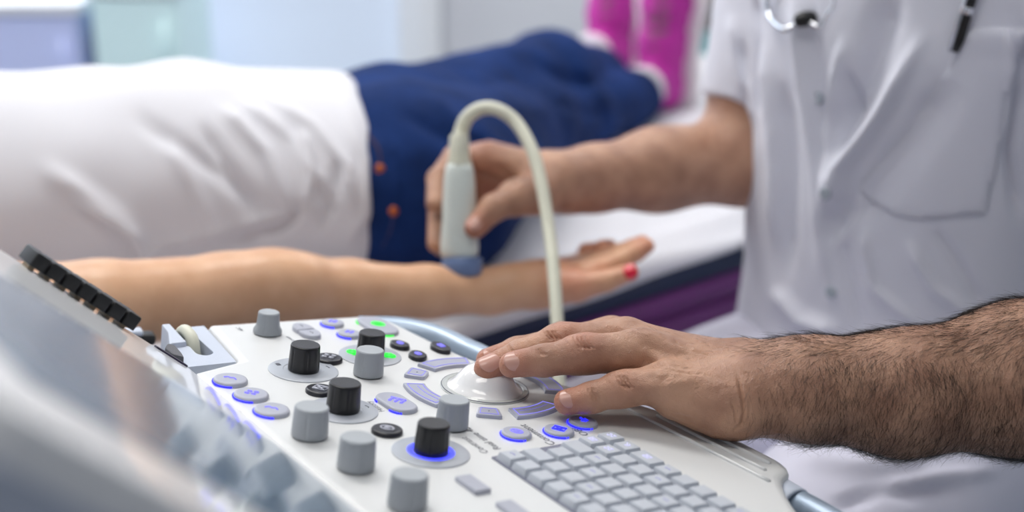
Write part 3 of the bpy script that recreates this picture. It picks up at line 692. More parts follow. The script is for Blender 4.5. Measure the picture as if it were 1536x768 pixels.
# bare right arm, palm up
AJ = [pd(-60, 470, 1.20), pd(140, 462, 1.23), pd(330, 440, 1.28), pd(405, 436, 1.30), pd(520, 437, 1.325), pd(640, 438, 1.35), pd(735, 438, 1.372), pd(790, 432, 1.382)]
for _q in range(len(AJ)): AJ[_q] = AJ[_q] + FW*.02
AR = [.042, .039, .034, .0325, .0275, .0235, .0205, .0205]
hand0 = AJ[-1]
fing = dict(
 thumb=([pd(822, 432, 1.375), pd(866, 430, 1.362), pd(912, 422, 1.355), pd(948, 409, 1.352)], [.0175, .0145, .0105, .0085]),
 index=([pd(815, 425, 1.39), pd(893, 410, 1.385), pd(931, 392, 1.385), pd(957, 378, 1.385), pd(973, 369, 1.385)], [.0175, .0135, .0105, .0092, .0078]),
 middle=([pd(815, 422, 1.40), pd(893, 400, 1.41), pd(930, 381, 1.41), pd(952, 372, 1.41), pd(966, 364, 1.41)], [.0175, .013, .0100, .0090, .0078]),
 ring=([pd(812, 418, 1.41), pd(880, 398, 1.435), pd(912, 380, 1.44), pd(915, 373, 1.43), pd(905, 371, 1.42)], [.016, .013, .010, .009, .008]),
 little=([pd(812, 415, 1.42), pd(866, 400, 1.45), pd(888, 383, 1.455), pd(890, 376, 1.445), pd(880, 375, 1.435)], [.014, .011, .009, .0085, .0075]))
fing = {k: ([j + FW*.02 for j in J], R) for k, (J, R) in fing.items()}
def pat_arm(p):
    d = chain(p, AJ, AR, .012)
    d = smin(d, seg(p, pd(400, 422, 1.30), pd(450, 425, 1.31), .020, .020), .03)
    d = smin(d, seg(p, pd(775, 424, 1.39), pd(830, 420, 1.40), .0175, .0185), .016)
    palm = None
    for k, (J, R) in fing.items():
        a = seg(p, J[0], J[1], R[0], R[1]); palm = a if palm is None else smin(palm, a, .010)
    d = smin(d, palm, .016)
    fs = None
    for k, (J, R) in fing.items():
        c = smin(d, chain(p, J[1:], R[1:], .003), .006); fs = c if fs is None else np.minimum(fs, c)
    return fs
allJ = AJ + sum([J for J, R in fing.values()], []); lo, hi = bounds(allJ, [.042]*len(allJ))
arm = mesh_sdf(pat_arm, lo, hi, .0022)
headc = chest - axis*.50 + Z*(-.01)
def pat_body(p):
    d = ell(p, (chest+hipc)/2, (axis, side, Z), (.36, .13, .10)); d = smin(d, seg(p, chest, chest-axis*.12, .10, .09), .05)
    d = smin(d, seg(p, hipc-side*.07, pd(820, 118, 2.08), .075, .045), .03); d = smin(d, seg(p, hipc+side*.07, pd(780, 192, 1.95), .075, .045), .03)
    d = smin(d, seg(p, pd(820, 118, 2.08), pd(905, 105, 2.33), .045, .03), .02); d = smin(d, seg(p, pd(780, 192, 1.95), pd(950, 148, 2.3), .045, .03), .02)
    d = smin(d, seg(p, chest-axis*.18+side*.16, AJ[0], .05, .041), .04); d = smin(d, seg(p, chest-axis*.18-side*.16, chest+axis*.15-side*.20-Z*.06, .05, .04), .04)
    d = smin(d, seg(p, chest-axis*.2, headc+axis*.06, .055, .05), .03)
    return smin(d, head_sdf(p, headc, Z, -axis), .02)
body = mesh_sdf(pat_body, np.minimum(headc, AJ[0])-.2, np.array([.45, 2.55, 1.05]), .008)
V, Q = join_np([arm, body])
bodyP = obj('body', V, Q, M_skinP, pat)
flush(bodyP, V, [(fing[k][0][-1], .016, .55) for k in fing] + [(pd(860, 415, 1.37), .03, .5), (pd(900, 405, 1.38), .02, .4)])
o = nail(bodyP, fing['thumb'][0][3], fing['thumb'][0][2], nrm(CAM-fing['thumb'][0][3])+Z*.1, .0087, .0125, M_red, half=55, back=.42)
tJ = fing['index'][0]
hair_cap(headc, Z, -axis, pat, 'hair', .12)
# shirt
tor = [np.array([-1.02, 1.33, .82]), chest, np.array([-.36, 1.555, .815]), hipc - axis*.050 + Z*.004]
def shirt(p):
    d = None
    for i in range(3):
        a, b = tor[i], tor[i+1]; ba = b-a; t = np.clip(((p-a)@ba)/(ba@ba), -.0, 1)
        q = p-a-t[:, None]*ba; hs = [.175, .17, .158, .168]; hz = [.122, .128, .118, .112]; h1 = hs[i]+t*(hs[i+1]-hs[i]); h2 = hz[i]+t*(hz[i+1]-hz[i])
        l = np.sqrt(((q@side)/h1)**2 + ((q@Z)/h2)**2 + ((q@axis)/.085)**2); e = (l-1)*.12
        d = e if d is None else smin(d, e, .03)
    d = smin(d, seg(p, chest-axis*.18+side*.14, chest-axis*.02+side*.20-Z*.04, .065, .055), .04)
    d = smax(d, (p-(hipc+axis*.012))@nrm(axis*1.0+Z*.30+side*.05), .010)
    d = smax(d, (.707-p[:, 2]), .02)
    return d
V, Q = mesh_sdf(shirt, (-1.22, 1.05, .69), (.1, 2.0, 1.0), .0045)
N = normals(V, Q)
folds = [([(330, 160), (400, 230), (440, 330)], 9, .007), ([(360, 150), (440, 210), (500, 300)], 8, .006), ([(300, 185), (350, 260), (392, 345)], 10, -.006), ([(400, 145), (470, 190), (520, 250), (530, 320)], 7, .005), ([(420, 180), (470, 250), (500, 330)], 8, -.006),
 ([(250, 200), (300, 300), (330, 370)], 12, .004), ([(200, 170), (330, 260), (420, 330)], 14, -.005), ([(60, 250), (180, 330), (230, 390)], 16, .006), ([(100, 300), (200, 350), (215, 395)], 10, .005), ([(455, 335), (470, 260), (455, 190)], 7, .005), ([(480, 350), (500, 300), (505, 240)], 6, -.005),
 ([(140, 405), (220, 375), (330, 345), (420, 325), (520, 300)], 4, .0035), ([(350, 360), (420, 345), (470, 300)], 9, -.006), ([(520, 180), (548, 240), (550, 320), (510, 380)], 6, .003)]
V = sculpt(V, N, [(p, w, h*1.5) for p, w, h in folds]); V += N*(.0032*vnoise(V, 7, 5))[:, None]
shirtO = obj('shirt', V, Q, M_shirt, pat)
# jeans
K1, A1 = pd(782, 190, 1.93), pd(945, 150, 2.28); K2, A2 = pd(822, 118, 2.08), pd(900, 120, 2.32)
def jeans(p):
    ba = axis; q = p-(hipc+Z*.0); l = np.sqrt(((q@side)/.162)**2 + ((q@Z)/.108)**2 + ((q@axis)/.135)**2); d = (l-1)*.105
    n_ = chain(p, [hipc+side*.075+axis*.05, K1, A1], [.098, .066, .050], .03)
    f_ = chain(p, [hipc-side*.075+axis*.05+Z*.005, K2, A2], [.098, .064, .050], .03)
    d = smin(d, smin(n_, f_, .008), .05)
    d = smax(d, (hipc-axis*.075-p)@axis, .01)
    return smax(d, (.706-p[:, 2]), .012)
V, Q = mesh_sdf(jeans, (-.42, 1.38, .69), (.42, 2.55, 1.05), .0045)
N = normals(V, Q)
V = sculpt(V, N, [([(640, 140), (700, 200), (720, 260)], 9, .006), ([(600, 165), (680, 210), (740, 215)], 10, -.006), ([(700, 110), (760, 160), (830, 170)], 12, .006), ([(780, 80), (850, 120), (900, 130)], 9, -.006), ([(660, 330), (720, 300), (770, 290)], 10, .005), ([(575, 180), (600, 250), (592, 330), (560, 385)], 3, .003), ([(860, 90), (900, 140), (930, 180)], 9, .006), ([(830, 150), (880, 170), (950, 165)], 8, -.005)])
V += N*(.0045*vnoise(V, 7, 9)+.002*vnoise(V, 16, 10))[:, None]
jn = obj('jeans', V, Q, M_jean, pat)
def on_surface(x, y, V):
    px, py, dd = proj(V); w = np.hypot(px-x, py-y) < 6
    i = np.where(w)[0]; return V[i[np.argmin(dd[i])]] if len(i) else pd(x, y, 1.5)
for (x, y) in ((568, 250), (592, 321)):
    c = on_surface(x, y, V); obj('rivet', *lathe(c, nrm(CAM-c), [(.0052, -.002), (.0052, .001), (.0035, .002), (.001, .0023)], 20), M_copper, jn)
pts = [on_surface(x, y, V) + nrm(CAM-np.array([0, 1.5, .8]))*.001 for x, y in [(548, 195), (562, 215), (567, 235), (568, 252)]]
obj('stitched_seam', *tube(smoothpath(pts, 4), .0009, 8), mat('brown_denim_thread', (.28, .16, .20), .7), jn)
pts = [on_surface(x, y, V) + nrm(CAM-np.array([0, 1.5, .8]))*.0005 for x, y in [(592, 325), (588, 350), (574, 375)]]
obj('stitched_seam', *tube(smoothpath(pts, 4), .0008, 8), mat('faded_denim_thread', (.26, .24, .40), .7), jn)
# sneakers, toes up
def sneaker(heel, lean, label):
    up = nrm(np.array([lean, -.05, 1.])); fr = nrm(np.array([-.42, -.9, 0])); fr = nrm(fr - up*(fr@up)); sd = np.cross(up, fr)   # fr: instep side, facing the head end
    def upper(p):
        d = chain(p, [heel+up*.025-fr*.0, heel+up*.10+fr*.002, heel+up*.17-fr*.012, heel+up*.225-fr*.02], [.036, .036, .038, .030], .02)
        d = smin(d, seg(p, heel+up*.035+fr*.01, heel+up*.045+fr*.055, .036, .034), .02)
        return smax(d, (p-heel)@(-fr)-.028, .006)
    V, Q = mesh_sdf(upper, heel-.12, heel+up*.28+.12, .0035); N = normals(V, Q); V += N*(.0012*np.sin(V@up*260))[:, None]
    u_ = obj('sneaker', V, Q, M_pink, pat); u_['label'] = label
    def sole(p):
        q = p-heel+fr*.036; a = q@up; s_ = q@sd; f_ = q@fr; w = .056+.007*np.exp(-((a-.18)/.05)**2)-.005*np.exp(-((a-.09)/.04)**2)
        t = np.clip(a, .02, .215); l = np.sqrt((a-t)**2 + s_**2) - w
        return smax(l, np.abs(f_)-.013, .008)
    V, Q = mesh_sdf(sole, heel-.14, heel+up*.30+.12, .0035); obj('sole', V, Q, M_sole, u_)
    c = heel+up*.047+fr*.082; V, F = tube([c+ (sd*math.cos(t)*.030 + up*math.sin(t)*.030) for t in np.linspace(0, 6.28, 30)], .008, 12, caps=False); obj('collar', V, F, M_sole, u_)
    V, Q = mesh_sdf(lambda p: seg(p, c-fr*.02, c+fr*.045, .028, .030), c-.09, c+.09, .004); obj('sock', V, Q, mat('pale_grey_sock', (.80, .78, .86), .8), u_)
    L_ = []
    for k in range(5):
        z = .105+.020*k; w = .018; f0 = heel+up*z+fr*(.0375-.003*k)
        L_.append(tube(smoothpath([f0-sd*w-fr*.004, f0+fr*.003, f0+sd*w-fr*.004+up*.008], 4), .0028, 8))
    obj('laces', *join(L_), mat('olive_laces', (.42, .42, .34), .7), u_)
sneaker(pd(988, 158, 2.38), .02, 'right magenta sneaker nearer the doctor')
sneaker(pd(914, 108, 2.50), .0, 'left magenta sneaker beside the raised knee')
# ---------------------------------------------------------------- the doctor
dc = np.array([.395, 1.40, 0]); fdir = nrm([-.76, -.65, 0]); sdir = nrm([.65, -.76, 0])     # facing, his left side
doc = root('person', (dc[0], dc[1], .0), 'seated doctor in white short sleeved coat, one hand on the trackball, other holding a probe', 'person')
# left hand resting on the trackball and the hairy forearm
FG = dict(
 little=([pd(1002, 573, .956), pd(934, 584, .958), pd(888, 596, .957), pd(850, 603, .955)], [.0135, .0112, .0099, .0085]),
 ring=([pd(962, 528, .985), pd(874, 531, .976), pd(815, 541, .973), pd(768, 547, .970)], [.0150, .0128, .0106, .0088]),
 middle=([pd(938, 511, 1.010), pd(842, 512, 1.002), pd(780, 532, .996), pd(730, 552, .988)], [.0150, .0118, .0100, .0086]),
 index=([pd(918, 507, 1.040), pd(838, 514, 1.035), pd(776, 526, 1.022), pd(732, 540, 1.010)], [.0145, .0110, .0095, .0082]))
WN = pd(1132, 592, .960); WF = pd(1135, 561, .995)
CP = {'little': pd(1100, 602, .958), 'ring': pd(1095, 582, .970), 'middle': pd(1095, 562, .985), 'index': pd(1095, 555, 1.000)}
CR = {'little': .0195, 'ring': .0185, 'middle': .018, 'index': .018}
TH_ = ([pd(1075, 560, 1.015), pd(985, 535, 1.055), pd(900, 515, 1.085), pd(842, 500, 1.090)], [.018, .014, .0115, .0092])
EL = pd(1690, 553, 1.0); SHL = dc + sdir*.165 - fdir*.02 + np.array([0, 0, 1.14])
def near_hand(p):
    palm = None
    for k in FG:
        a = seg(p, CP[k], FG[k][0][0], CR[k], FG[k][1][0]); palm = a if palm is None else smin(palm, a, .010)
    palm = smin(palm, seg(p, pd(1078, 607, .955), pd(1018, 592, .957), .0205, .0160), .012)
    palm = smin(palm, seg(p, TH_[0][0], TH_[0][1], .018, .014), .012)
    wr = smin(seg(p, WN, pd(1210, 592, .962), .0235, .0270), seg(p, WF, pd(1210, 572, .985), .0205, .0260), .012)
    fa = chain(p, [pd(1200, 583, .973), pd(1350, 590, .972), pd(1536, 568, .980), EL], [.0310, .0378, .0480, .0500], .02)
    d = smin(smin(palm, wr, .020), fa, .02)
    out = None
    for k in FG:
        J, R = FG[k]; f = chain(p, J, R, .004)
        f = smin(f, seg(p, J[1]-nrm(J[2]-J[0])*.004, J[1]+nrm(J[2]-J[0])*.004, R[1]*1.02, R[1]*1.0), .004)
        e = smin(d, f, .007); out = e if out is None else smin(out, e, .0012)
    e = smin(d, chain(p, TH_[0], TH_[1], .005), .007); out = smin(out, e, .0012)
    return out
JJ = sum([J for J, R in FG.values()], []) + [pd(1600, 565, 1.0)]; lo, hi = bounds(JJ, [.05]*len(JJ)); hi[0] = .40
nh = mesh_sdf(lambda p: near_hand(p), lo, hi, .0008)
V, Q = nh; N = normals(V, Q)
cre = []; CM = [2.1]
def cr(pts, h=-.0007, w=1.3): cre.append((pts, w, h*CM[0]))
# knuckle creases, little finger
for dx, hh in ((-4, -.0006), (0, -.0010), (5, -.0009), (10, -.0006)): cr([(926+dx, 561), (931+dx, 568), (934+dx, 577), (943+dx, 584)], hh)
for dx, hh in ((-3, -.0007), (2, -.0009), (6, -.0005)): cr([(885+dx, 580), (887+dx, 588), (892+dx, 596), (894+dx, 603)], hh)
# ring finger
for dx, hh in ((-7, -.0006), (0, -.0010), (6, -.0010), (12, -.0006)): cr([(866+dx, 503), (868+dx, 511), (874+dx, 519), (882+dx, 524)], hh)
for dx, hh in ((-4, -.0006), (0, -.0009), (4, -.0006)): cr([(806+dx, 520), (810+dx, 527), (816+dx, 534)], hh)
# middle finger
for dx, hh in ((-6, -.0006), (0, -.0010), (6, -.0009), (11, -.0006)): cr([(820+dx, 495), (824+dx, 502), (832+dx, 510)], hh)
for dx, hh in ((-3, -.0006), (1, -.0008)): cr([(760+dx, 514), (764+dx, 521), (768+dx, 528)], hh)
# tendons, web folds and wrist crease
CM[0] = 1.0
cr([(965, 500), (1010, 520), (1060, 528)], .0012, 7); cr([(960, 548), (1000, 545), (1050, 552)], -.0014, 7); cr([(900, 486), (960, 498), (1040, 517)], .0010, 6); cr([(955, 512), (1005, 532), (1050, 540)], -.0010, 6)
cr([(955, 535), (985, 548), (1000, 560), (990, 590)], -.0012, 8); cr([(960, 582), (1000, 578), (1050, 568)], .0012, 9)
cr([(1105, 560), (1112, 590), (1117, 618), (1113, 636), (1098, 648)], -.0018, 2.4); cr([(1096, 598), (1104, 622), (1104, 640)], -.0008, 2); cr([(1124, 600), (1124, 625), (1116, 640)], -.0008, 2.2)
cr([(1010, 512), (1020, 519), (1040, 524)], -.0008, 2.2); cr([(1024, 524), (1050, 530), (1070, 533)], -.0007, 2.5); cr([(980, 500), (1030, 506), (1090, 520)], .0007, 4)
cr([(1000, 553), (1030, 560), (1060, 561)], -.0006, 2.5); cr([(975, 607), (1010, 622), (1050, 630)], -.0006, 4)
for k in range(26):
    x = RNG.uniform(985, 1130); y = RNG.uniform(520, 600); a = RNG.uniform(-.5, .9); l = RNG.uniform(5, 13); cr([(x, y), (x+l*.5, y+l*.5*a+1), (x+l, y+l*a)], -RNG.uniform(.0002, .00045), 1.1)
for k in range(40):
    j = RNG.integers(0, 3); c = [(925, 573), (868, 520), (826, 505)][j]; x = c[0]+RNG.normal()*16; y = c[1]+RNG.normal()*7; l = RNG.uniform(6, 12); cr([(x, y), (x+l*.25, y+l*.5), (x+l*.6, y+l*.9)], -RNG.uniform(.0002, .00045), .9)
V = sculpt(V, N, cre)
V = V + N*(.00025*vnoise(V, 90, 2)+.0006*vnoise(V, 24, 4))[:, None]
nearV, nearQ, nearN = V, Q, N

def elbow(p):
    return smin(chain(p, [pd(1350, 590, .972), pd(1536, 568, .980), EL], [.0378, .0480, .0500], .02), seg(p, EL, EL*.35+SHL*.65, .0485, .0495), .03) + .0008
elb = mesh_sdf(elbow, (.350, .80, .76), (.60, 1.22, 1.14), .0022)
# right hand holding the probe
RE = pd(1118, 238, 1.53); SHR = dc - sdir*.175 + np.array([0, 0, 1.15]); 
FW2 = pd(838, 272, 1.43)
PC = lambda y: pd(689, y, 1.376)
HG = dict(
 index=([pd(728, 238, 1.432), pd(683, 236, 1.447), pd(656, 268, 1.422), pd(652, 306, 1.400)], [.0150, .0118, .0100, .0086]),
 middle=([pd(730, 258, 1.452), pd(683, 262, 1.467), pd(658, 300, 1.437), pd(654, 366, 1.405)], [.0150, .0118, .0105, .0086]),
 ring=([pd(734, 282, 1.468), pd(692, 292, 1.482), pd(668, 325, 1.458), pd(662, 372, 1.428)], [.0145, .0115, .010, .0085]),
 little=([pd(742, 300, 1.495), pd(706, 318, 1.505), pd(682, 345, 1.49), pd(676, 375, 1.468)], [.0125, .010, .009, .008]))
TG = ([pd(808, 292, 1.405), pd(775, 296, 1.385), pd(740, 312, 1.368), pd(713, 341, 1.362)], [.0185, .0160, .0125, .0105])
def far_arm(p):
    palm = None
    for k, (J, R) in HG.items():
        a = seg(p, FW2 + (J[0]-HG['middle'][0][0])*.35, J[0], .0175, R[0]); palm = a if palm is None else smin(palm, a, .012)
    palm = smin(palm, seg(p, TG[0][0], TG[0][1], TG[1][0], TG[1][1]), .02)
    palm = smin(palm, seg(p, pd(800, 262, 1.45), pd(735, 232, 1.455), .022, .013), .015)
    fa = chain(p, [FW2, pd(890, 268, 1.46), pd(985, 255, 1.49), RE], [.0260, .0275, .0370, .0460], .03)
    fa = smin(fa, chain(p, [RE, RE*.4+SHR*.6], [.046, .052], .02), .02)
    d = smin(palm, fa, .02); out = smin(d, chain(p, TG[0], TG[1], .005), .008)
    for k, (J, R) in HG.items(): e = smin(d, chain(p, J, R, .004), .008); out = smin(out, e, .0015)
    return out
JJ = sum([J for J, R in HG.values()], []) + [RE, RE*.4+SHR*.6, TG[0][3]]; lo, hi = bounds(JJ, [.055]*len(JJ))
fh = mesh_sdf(far_arm, lo, hi, .0021)
V2, Q2 = fh; N2 = normals(V2, Q2)
V2 = sculpt(V2, N2, [([(735, 300), (742, 308), (748, 322)], 2.5, -.001), ([(742, 250), (760, 262), (775, 280)], 8, -.003), ([(728, 212), (760, 222), (800, 232)], 6, .0012)])
headD = dc + np.array([0, 0, 1.46]) + fdir*.06
def doc_body(p):
    c = dc + np.array([0, 0, .85]); d = ell(p, c, (sdir, fdir, Z), (.15, .10, .36))
    d = smin(d, seg(p, SHR*.9+dc*.1+[0, 0, .11], SHL*.9+dc*.1+[0, 0, .11], .055, .055), .05); d = smin(d, seg(p, SHL, EL*.35+SHL*.65, .048, .045), .03); d = smin(d, seg(p, SHR, RE*.4+SHR*.6, .052, .05), .03)
    d = smin(d, seg(p, dc+[0, 0, 1.15], headD-[0, 0, .05], .06, .055), .04)
    for s in (-1, 1): d = smin(d, seg(p, dc+sdir*.09*s+[0, 0, .58], dc+sdir*.12*s+fdir*.44+[0, 0, .57], .075, .055), .03); d = smin(d, seg(p, dc+sdir*.12*s+fdir*.44+[0, 0, .57], dc+sdir*.12*s+fdir*.40+[0, 0, .12], .052, .04), .02); d = smin(d, seg(p, dc+sdir*.12*s+fdir*.40+[0, 0, .05], dc+sdir*.12*s+fdir*.54+[0, 0, .05], .04, .035), .02)
    return smin(d, head_sdf(p, headD, nrm(fdir-Z*.35), nrm(Z+fdir*.35)), .02)
bd = mesh_sdf(doc_body, (-.15, .75, -.02), (.75, 1.75, 1.68), .009)
V, Q = join_np([(nearV, nearQ), (V2, Q2), bd, elb])
bodyD = obj('body', V, Q, M_skinD, doc)
sp_ = [(FG[k][0][3], .014, .55) for k in FG] + [(FG[k][0][1]+UP*.006, .012, .55) for k in ('ring', 'middle')] + [(FG['little'][0][1], .012, .35)] + [(HG['index'][0][0], .02, .5), (TG[0][3], .016, .6), (pd(735, 285, 1.45), .025, .5)]
flush(bodyD, V, sp_)
tc = lambda p: nrm(CAM-p)
for k, ln in (('little', .0135), ('ring', .0155), ('middle', .0155), ('index', .0135)):
    J, R = FG[k]; fc = tc(J[3])*.80 + Z*.30 - RT*.25
    nail(bodyD, J[3], J[2], fc, R[3]-.0003, ln, M_nail, half=50, back=.60, lift=.0003)
nail(bodyD, TG[0][3], TG[0][2], tc(TG[0][3])*.9-RT*.4+Z*.1, TG[1][3]-.0003, .0140, M_nail, half=46, back=.5)
hair_cap(headD, nrm(fdir-Z*.35), nrm(Z+fdir*.35), doc, 'hair')

# forearm and hand hair: fine strands
X_, Y_, D_ = proj(nearV); tri = nearQ; cen = nearV[tri].mean(1); cx, cy, _ = proj(cen); cn = nrm
fn = nearN[tri[:, 0]]; fac = ((CAM-cen)*fn).sum(1)/np.linalg.norm(CAM-cen, axis=1)
wgt = np.where(fac > -.45, 1, 0)*(np.clip((cx-1085)/150, 0, 1)**1.3 + .03*((cx > 965) & (cy < 560)))
wgt = wgt*np.clip((.400-cen[:, 0])/.045, 0, 1)*(.55+.9*np.clip(vnoise(cen, 22, 8)+.5, 0, 1)) ; wgt = wgt/wgt.sum()
NH = 11000; ids = RNG.choice(len(tri), NH, p=wgt); P = cen[ids]; Nn = fn[ids]; hx, hy = cx[ids], cy[ids]
ax_ = nrm(EL-pd(1200, 583, .973)); down = -UP
flow = down[None]*(1.0+.25*RNG.normal(size=NH))[:, None] + ax_[None]*(-.18+.30*RNG.normal(size=NH)+.45*vnoise(P, 14, 6))[:, None]
flow += (Nn*0); flow = np.where((hy < 535)[:, None], flow*.5 - ax_[None]*.6, flow)
flow -= Nn*(flow*Nn).sum(1)[:, None]; flow /= np.maximum(np.linalg.norm(flow, axis=1), 1e-6)[:, None]
ln = RNG.uniform(.006, .0165, NH)*np.where(hx < 1120, .45, 1); VV = []; FF = []
rad = RNG.uniform(.00006, .0001, NH); curl = RNG.normal(size=(NH, 3))*.16; T = 5
pts = []
for t in range(T):
    s = t/(T-1); pts.append(P - Nn*.0004 + (flow*s + curl*s*s)*ln[:, None] + Nn*(np.sin(s*2.2)*.17*ln)[:, None])
pts = np.stack(pts, 1); sdv = np.cross(flow, Nn); w = np.linspace(1, .25, T)
ring = np.stack([pts + sdv[:, None]*(rad[:, None]*w)[..., None], pts - sdv[:, None]*(rad[:, None]*w)[..., None]*.5 + Nn[:, None]*(rad[:, None]*w)[..., None]*.87, pts - sdv[:, None]*(rad[:, None]*w)[..., None]*.5 - Nn[:, None]*(rad[:, None]*w)[..., None]*.87], 2)
HV = ring.reshape(-1, 3); base = (np.arange(NH)*T*3)[:, None, None]; qd = []
for t in range(T-1):
    for a in range(3): b = (a+1) % 3; qd.append([t*3+a, t*3+b, (t+1)*3+b, (t+1)*3+a])
HQ = (base + np.array(qd)[None]).reshape(-1, 4)
o = obj('arm_hair', HV, HQ, M_hair, doc); o['kind'] = 'stuff'

# white coat: torso, sleeves and the skirt over the thighs
def wz(z, tab): return np.interp(z, [t[0] for t in tab], [t[1] for t in tab])
def coat(p):
    z = p[:, 2]; q = p-dc; a = q@sdir; b = q@fdir
    hw = wz(z, [(.5, .20), (.62, .19), (.75, .175), (.95, .18), (1.08, .185), (1.18, .15), (1.25, .08)]); hd = wz(z, [(.5, .13), (.62, .135), (.75, .13), (.95, .125), (1.08, .12), (1.2, .09), (1.25, .07)])
    bb = b - wz(z, [(.55, -.01), (.8, .0), (1.0, .01), (1.2, .0)])
    d = (np.sqrt((a/hw)**2 + (bb/hd)**2)-1)*hd; d = smax(d, z-1.21, .03); d = smax(d, .52-z, .03)
    s1 = SHR + (RE-SHR)*.80; s2 = SHL + (EL-SHL)*.62
    sl = seg(p, SHR, s1, .058, .054); sl = smax(sl, (p-s1)@nrm(RE-SHR), .004); d = smin(d, sl, .025)
    s3 = seg(p, SHL, s2, .068, .066); s3 = smax(s3, (p-s2)@nrm(EL-SHL), .004); d = smin(d, s3, .025)
    return d
V, Q = mesh_sdf(coat, (.0, .85, .50), (.80, 1.80, 1.28), .0034)
N = normals(V, Q)
cs = [([(1190, -10), (1205, 120), (1225, 250), (1235, 420)], 9, .007), ([(1215, 20), (1235, 150), (1240, 270)], 10, -.006), ([(1265, 60), (1240, 200), (1245, 300)], 8, .008), ([(1340, -20), (1300, 120), (1255, 210)], 22, -.012), ([(1380, 60), (1320, 170), (1262, 250), (1240, 330)], 12, .011),
 ([(1430, 120), (1370, 210), (1300, 300), (1250, 350)], 26, -.010), ([(1260, 90), (1275, 180), (1262, 230)], 9, -.007), ([(1145, 60), (1160, 200), (1165, 380)], 10, .006), ([(1175, 120), (1185, 260), (1180, 420)], 12, -.007), ([(1250, 380), (1280, 330), (1290, 290)], 8, .005), ([(1250, 300), (1272, 420), (1300, 520)], 10, -.005),
 ([(1290, 330), (1310, 430), (1380, 490)], 7, .005), ([(1360, 360), (1400, 430), (1470, 480)], 8, .005), ([(1400, 340), (1440, 400), (1480, 470)], 9, -.004), ([(1160, 430), (1200, 480), (1260, 500)], 12, .006), ([(1130, -10), (1136, 60), (1138, 170)], 5, -.007), ([(1095, 20), (1105, 90), (1120, 150)], 9, .004), ([(1110, 60), (1118, 120), (1112, 180)], 7, -.004),
 ([(1232, -20), (1236, 120), (1238, 300), (1244, 500)], 3, .0018), ([(1510, 40), (1520, 120), (1505, 220)], 7, .006), ([(1525, 100), (1515, 230), (1530, 330)], 10, -.008)]
V = sculpt(V, N, [(p, w, h*1.45) for p, w, h in cs]); V += N*(.0030*vnoise(V, 5, 12)+.0008*vnoise(V, 18, 13))[:, None]
coatO = obj('coat', V, Q, M_coat, doc); coatV = V; coatN = N
# chest pocket: a cloth patch standing slightly off the coat
X2, Y2, D2 = proj(V); fc = ((CAM-V)*N).sum(1) > 0
poly = [(1447, 44), (1440, 62), (1424, 98), (1400, 140), (1370, 190), (1330, 235), (1296, 268), (1292, 288), (1312, 305), (1345, 322), (1385, 328), (1440, 322), (1480, 318), (1490, 270), (1500, 215), (1508, 165), (1520, 110), (1538, 70), (1560, 40), (1534, 40), (1490, 39)]
mk = inpoly(X2, Y2, poly) & fc; qm = mk[Q].all(1); u_, iq = submesh(V, Q, qm)
dd, _ = polyd(X2[u_], Y2[u_], poly+[poly[0]]); lift = .0022 + .0045*np.clip(1-(Y2[u_]-40)/50, 0, 1)*np.clip(dd/15, 0, 1)
ed_ = np.sort(np.concatenate([iq[:, [0, 1]], iq[:, [1, 2]], iq[:, [2, 3]], iq[:, [3, 0]]]), 1); key_ = ed_[:, 0]*len(u_)+ed_[:, 1]; uq, ct = np.unique(key_, return_counts=True); bv = np.unique(np.concatenate([uq[ct == 1]//len(u_), uq[ct == 1] % len(u_)]))
Vp = V[u_].copy(); pl = np.array(poly+[poly[0]], float)
for i in bv:
    q = np.array([X2[u_[i]], Y2[u_[i]]]); best = None
    for a, b in zip(pl[:-1], pl[1:]):
        t = np.clip((q-a)@(b-a)/((b-a)@(b-a)), 0, 1); c = a+t*(b-a); e = np.hypot(*(q-c))
        if best is None or e < best[0]: best = (e, c)
    if best[0] < 9: dq = best[1]-q; Vp[i] += (RT*dq[0]-UP*dq[1])*D2[u_[i]]/FPX
pk = obj('chest_pocket', Vp + N[u_]*(lift - .0014*np.exp(-((dd-6)/2.2)**2))[:, None], iq, M_coat, coatO); md = pk.modifiers.new('s', 'SOLIDIFY'); md.thickness = .0025; md.offset = -1
mb = (np.abs(Y2[u_]-62-.0*(X2[u_])) < 2.0)
for (x, y) in ((1234, 293), (1243, 437), (1226, 150)):
    c = on_surface(x, y, V); i = np.argmin(((V-c)**2).sum(1)); n_ = N[i]
    bt = obj('button', *lathe(c+n_*.0005, n_, [(.0058, -.001), (.0060, .0012), (.0050, .0020), (.0035, .0014), (.0005, .0013)], 28), mat('pearl_grey_button', (.66, .70, .74), .25, coat=.4), coatO)
# trousers over the thighs
def trous(p):
    d = None
    for s in (-1, 1):
        h = dc+sdir*.09*s+np.array([0, 0, .60]); k = dc+sdir*.135*s+fdir*.46+np.array([0, 0, .585])
        e = chain(p, [h, k, k-fdir*.05-np.array([0, 0, .46])], [.108, .082, .062], .03); d = e if d is None else smin(d, e, .02)
    return smax(d, .10-p[:, 2], .005)
V, Q = mesh_sdf(trous, (-.25, .70, .05), (.75, 1.65, .78), .006); N = normals(V, Q)
V = sculpt(V, N, [([(1180, 690), (1280, 700), (1400, 690)], 12, .008), ([(1300, 740), (1400, 715), (1500, 705)], 10, .008), ([(1250, 760), (1330, 735), (1450, 740)], 10, -.008)])
V += N*(.003*vnoise(V, 7, 21))[:, None]; obj('trousers', V, Q, M_trous, doc)
for s in (-1, 1):
    c = dc+sdir*.13*s+fdir*.40
    V, Q = mesh_sdf(lambda p: smax(seg(p, c+[0, 0, .05], c+fdir*.16+[0, 0, .045], .05, .043), .004-p[:, 2], .006), c-[.3, .3, .03], c+[.3, .3, .14], .006); obj('shoe', V, Q, M_sole, doc)
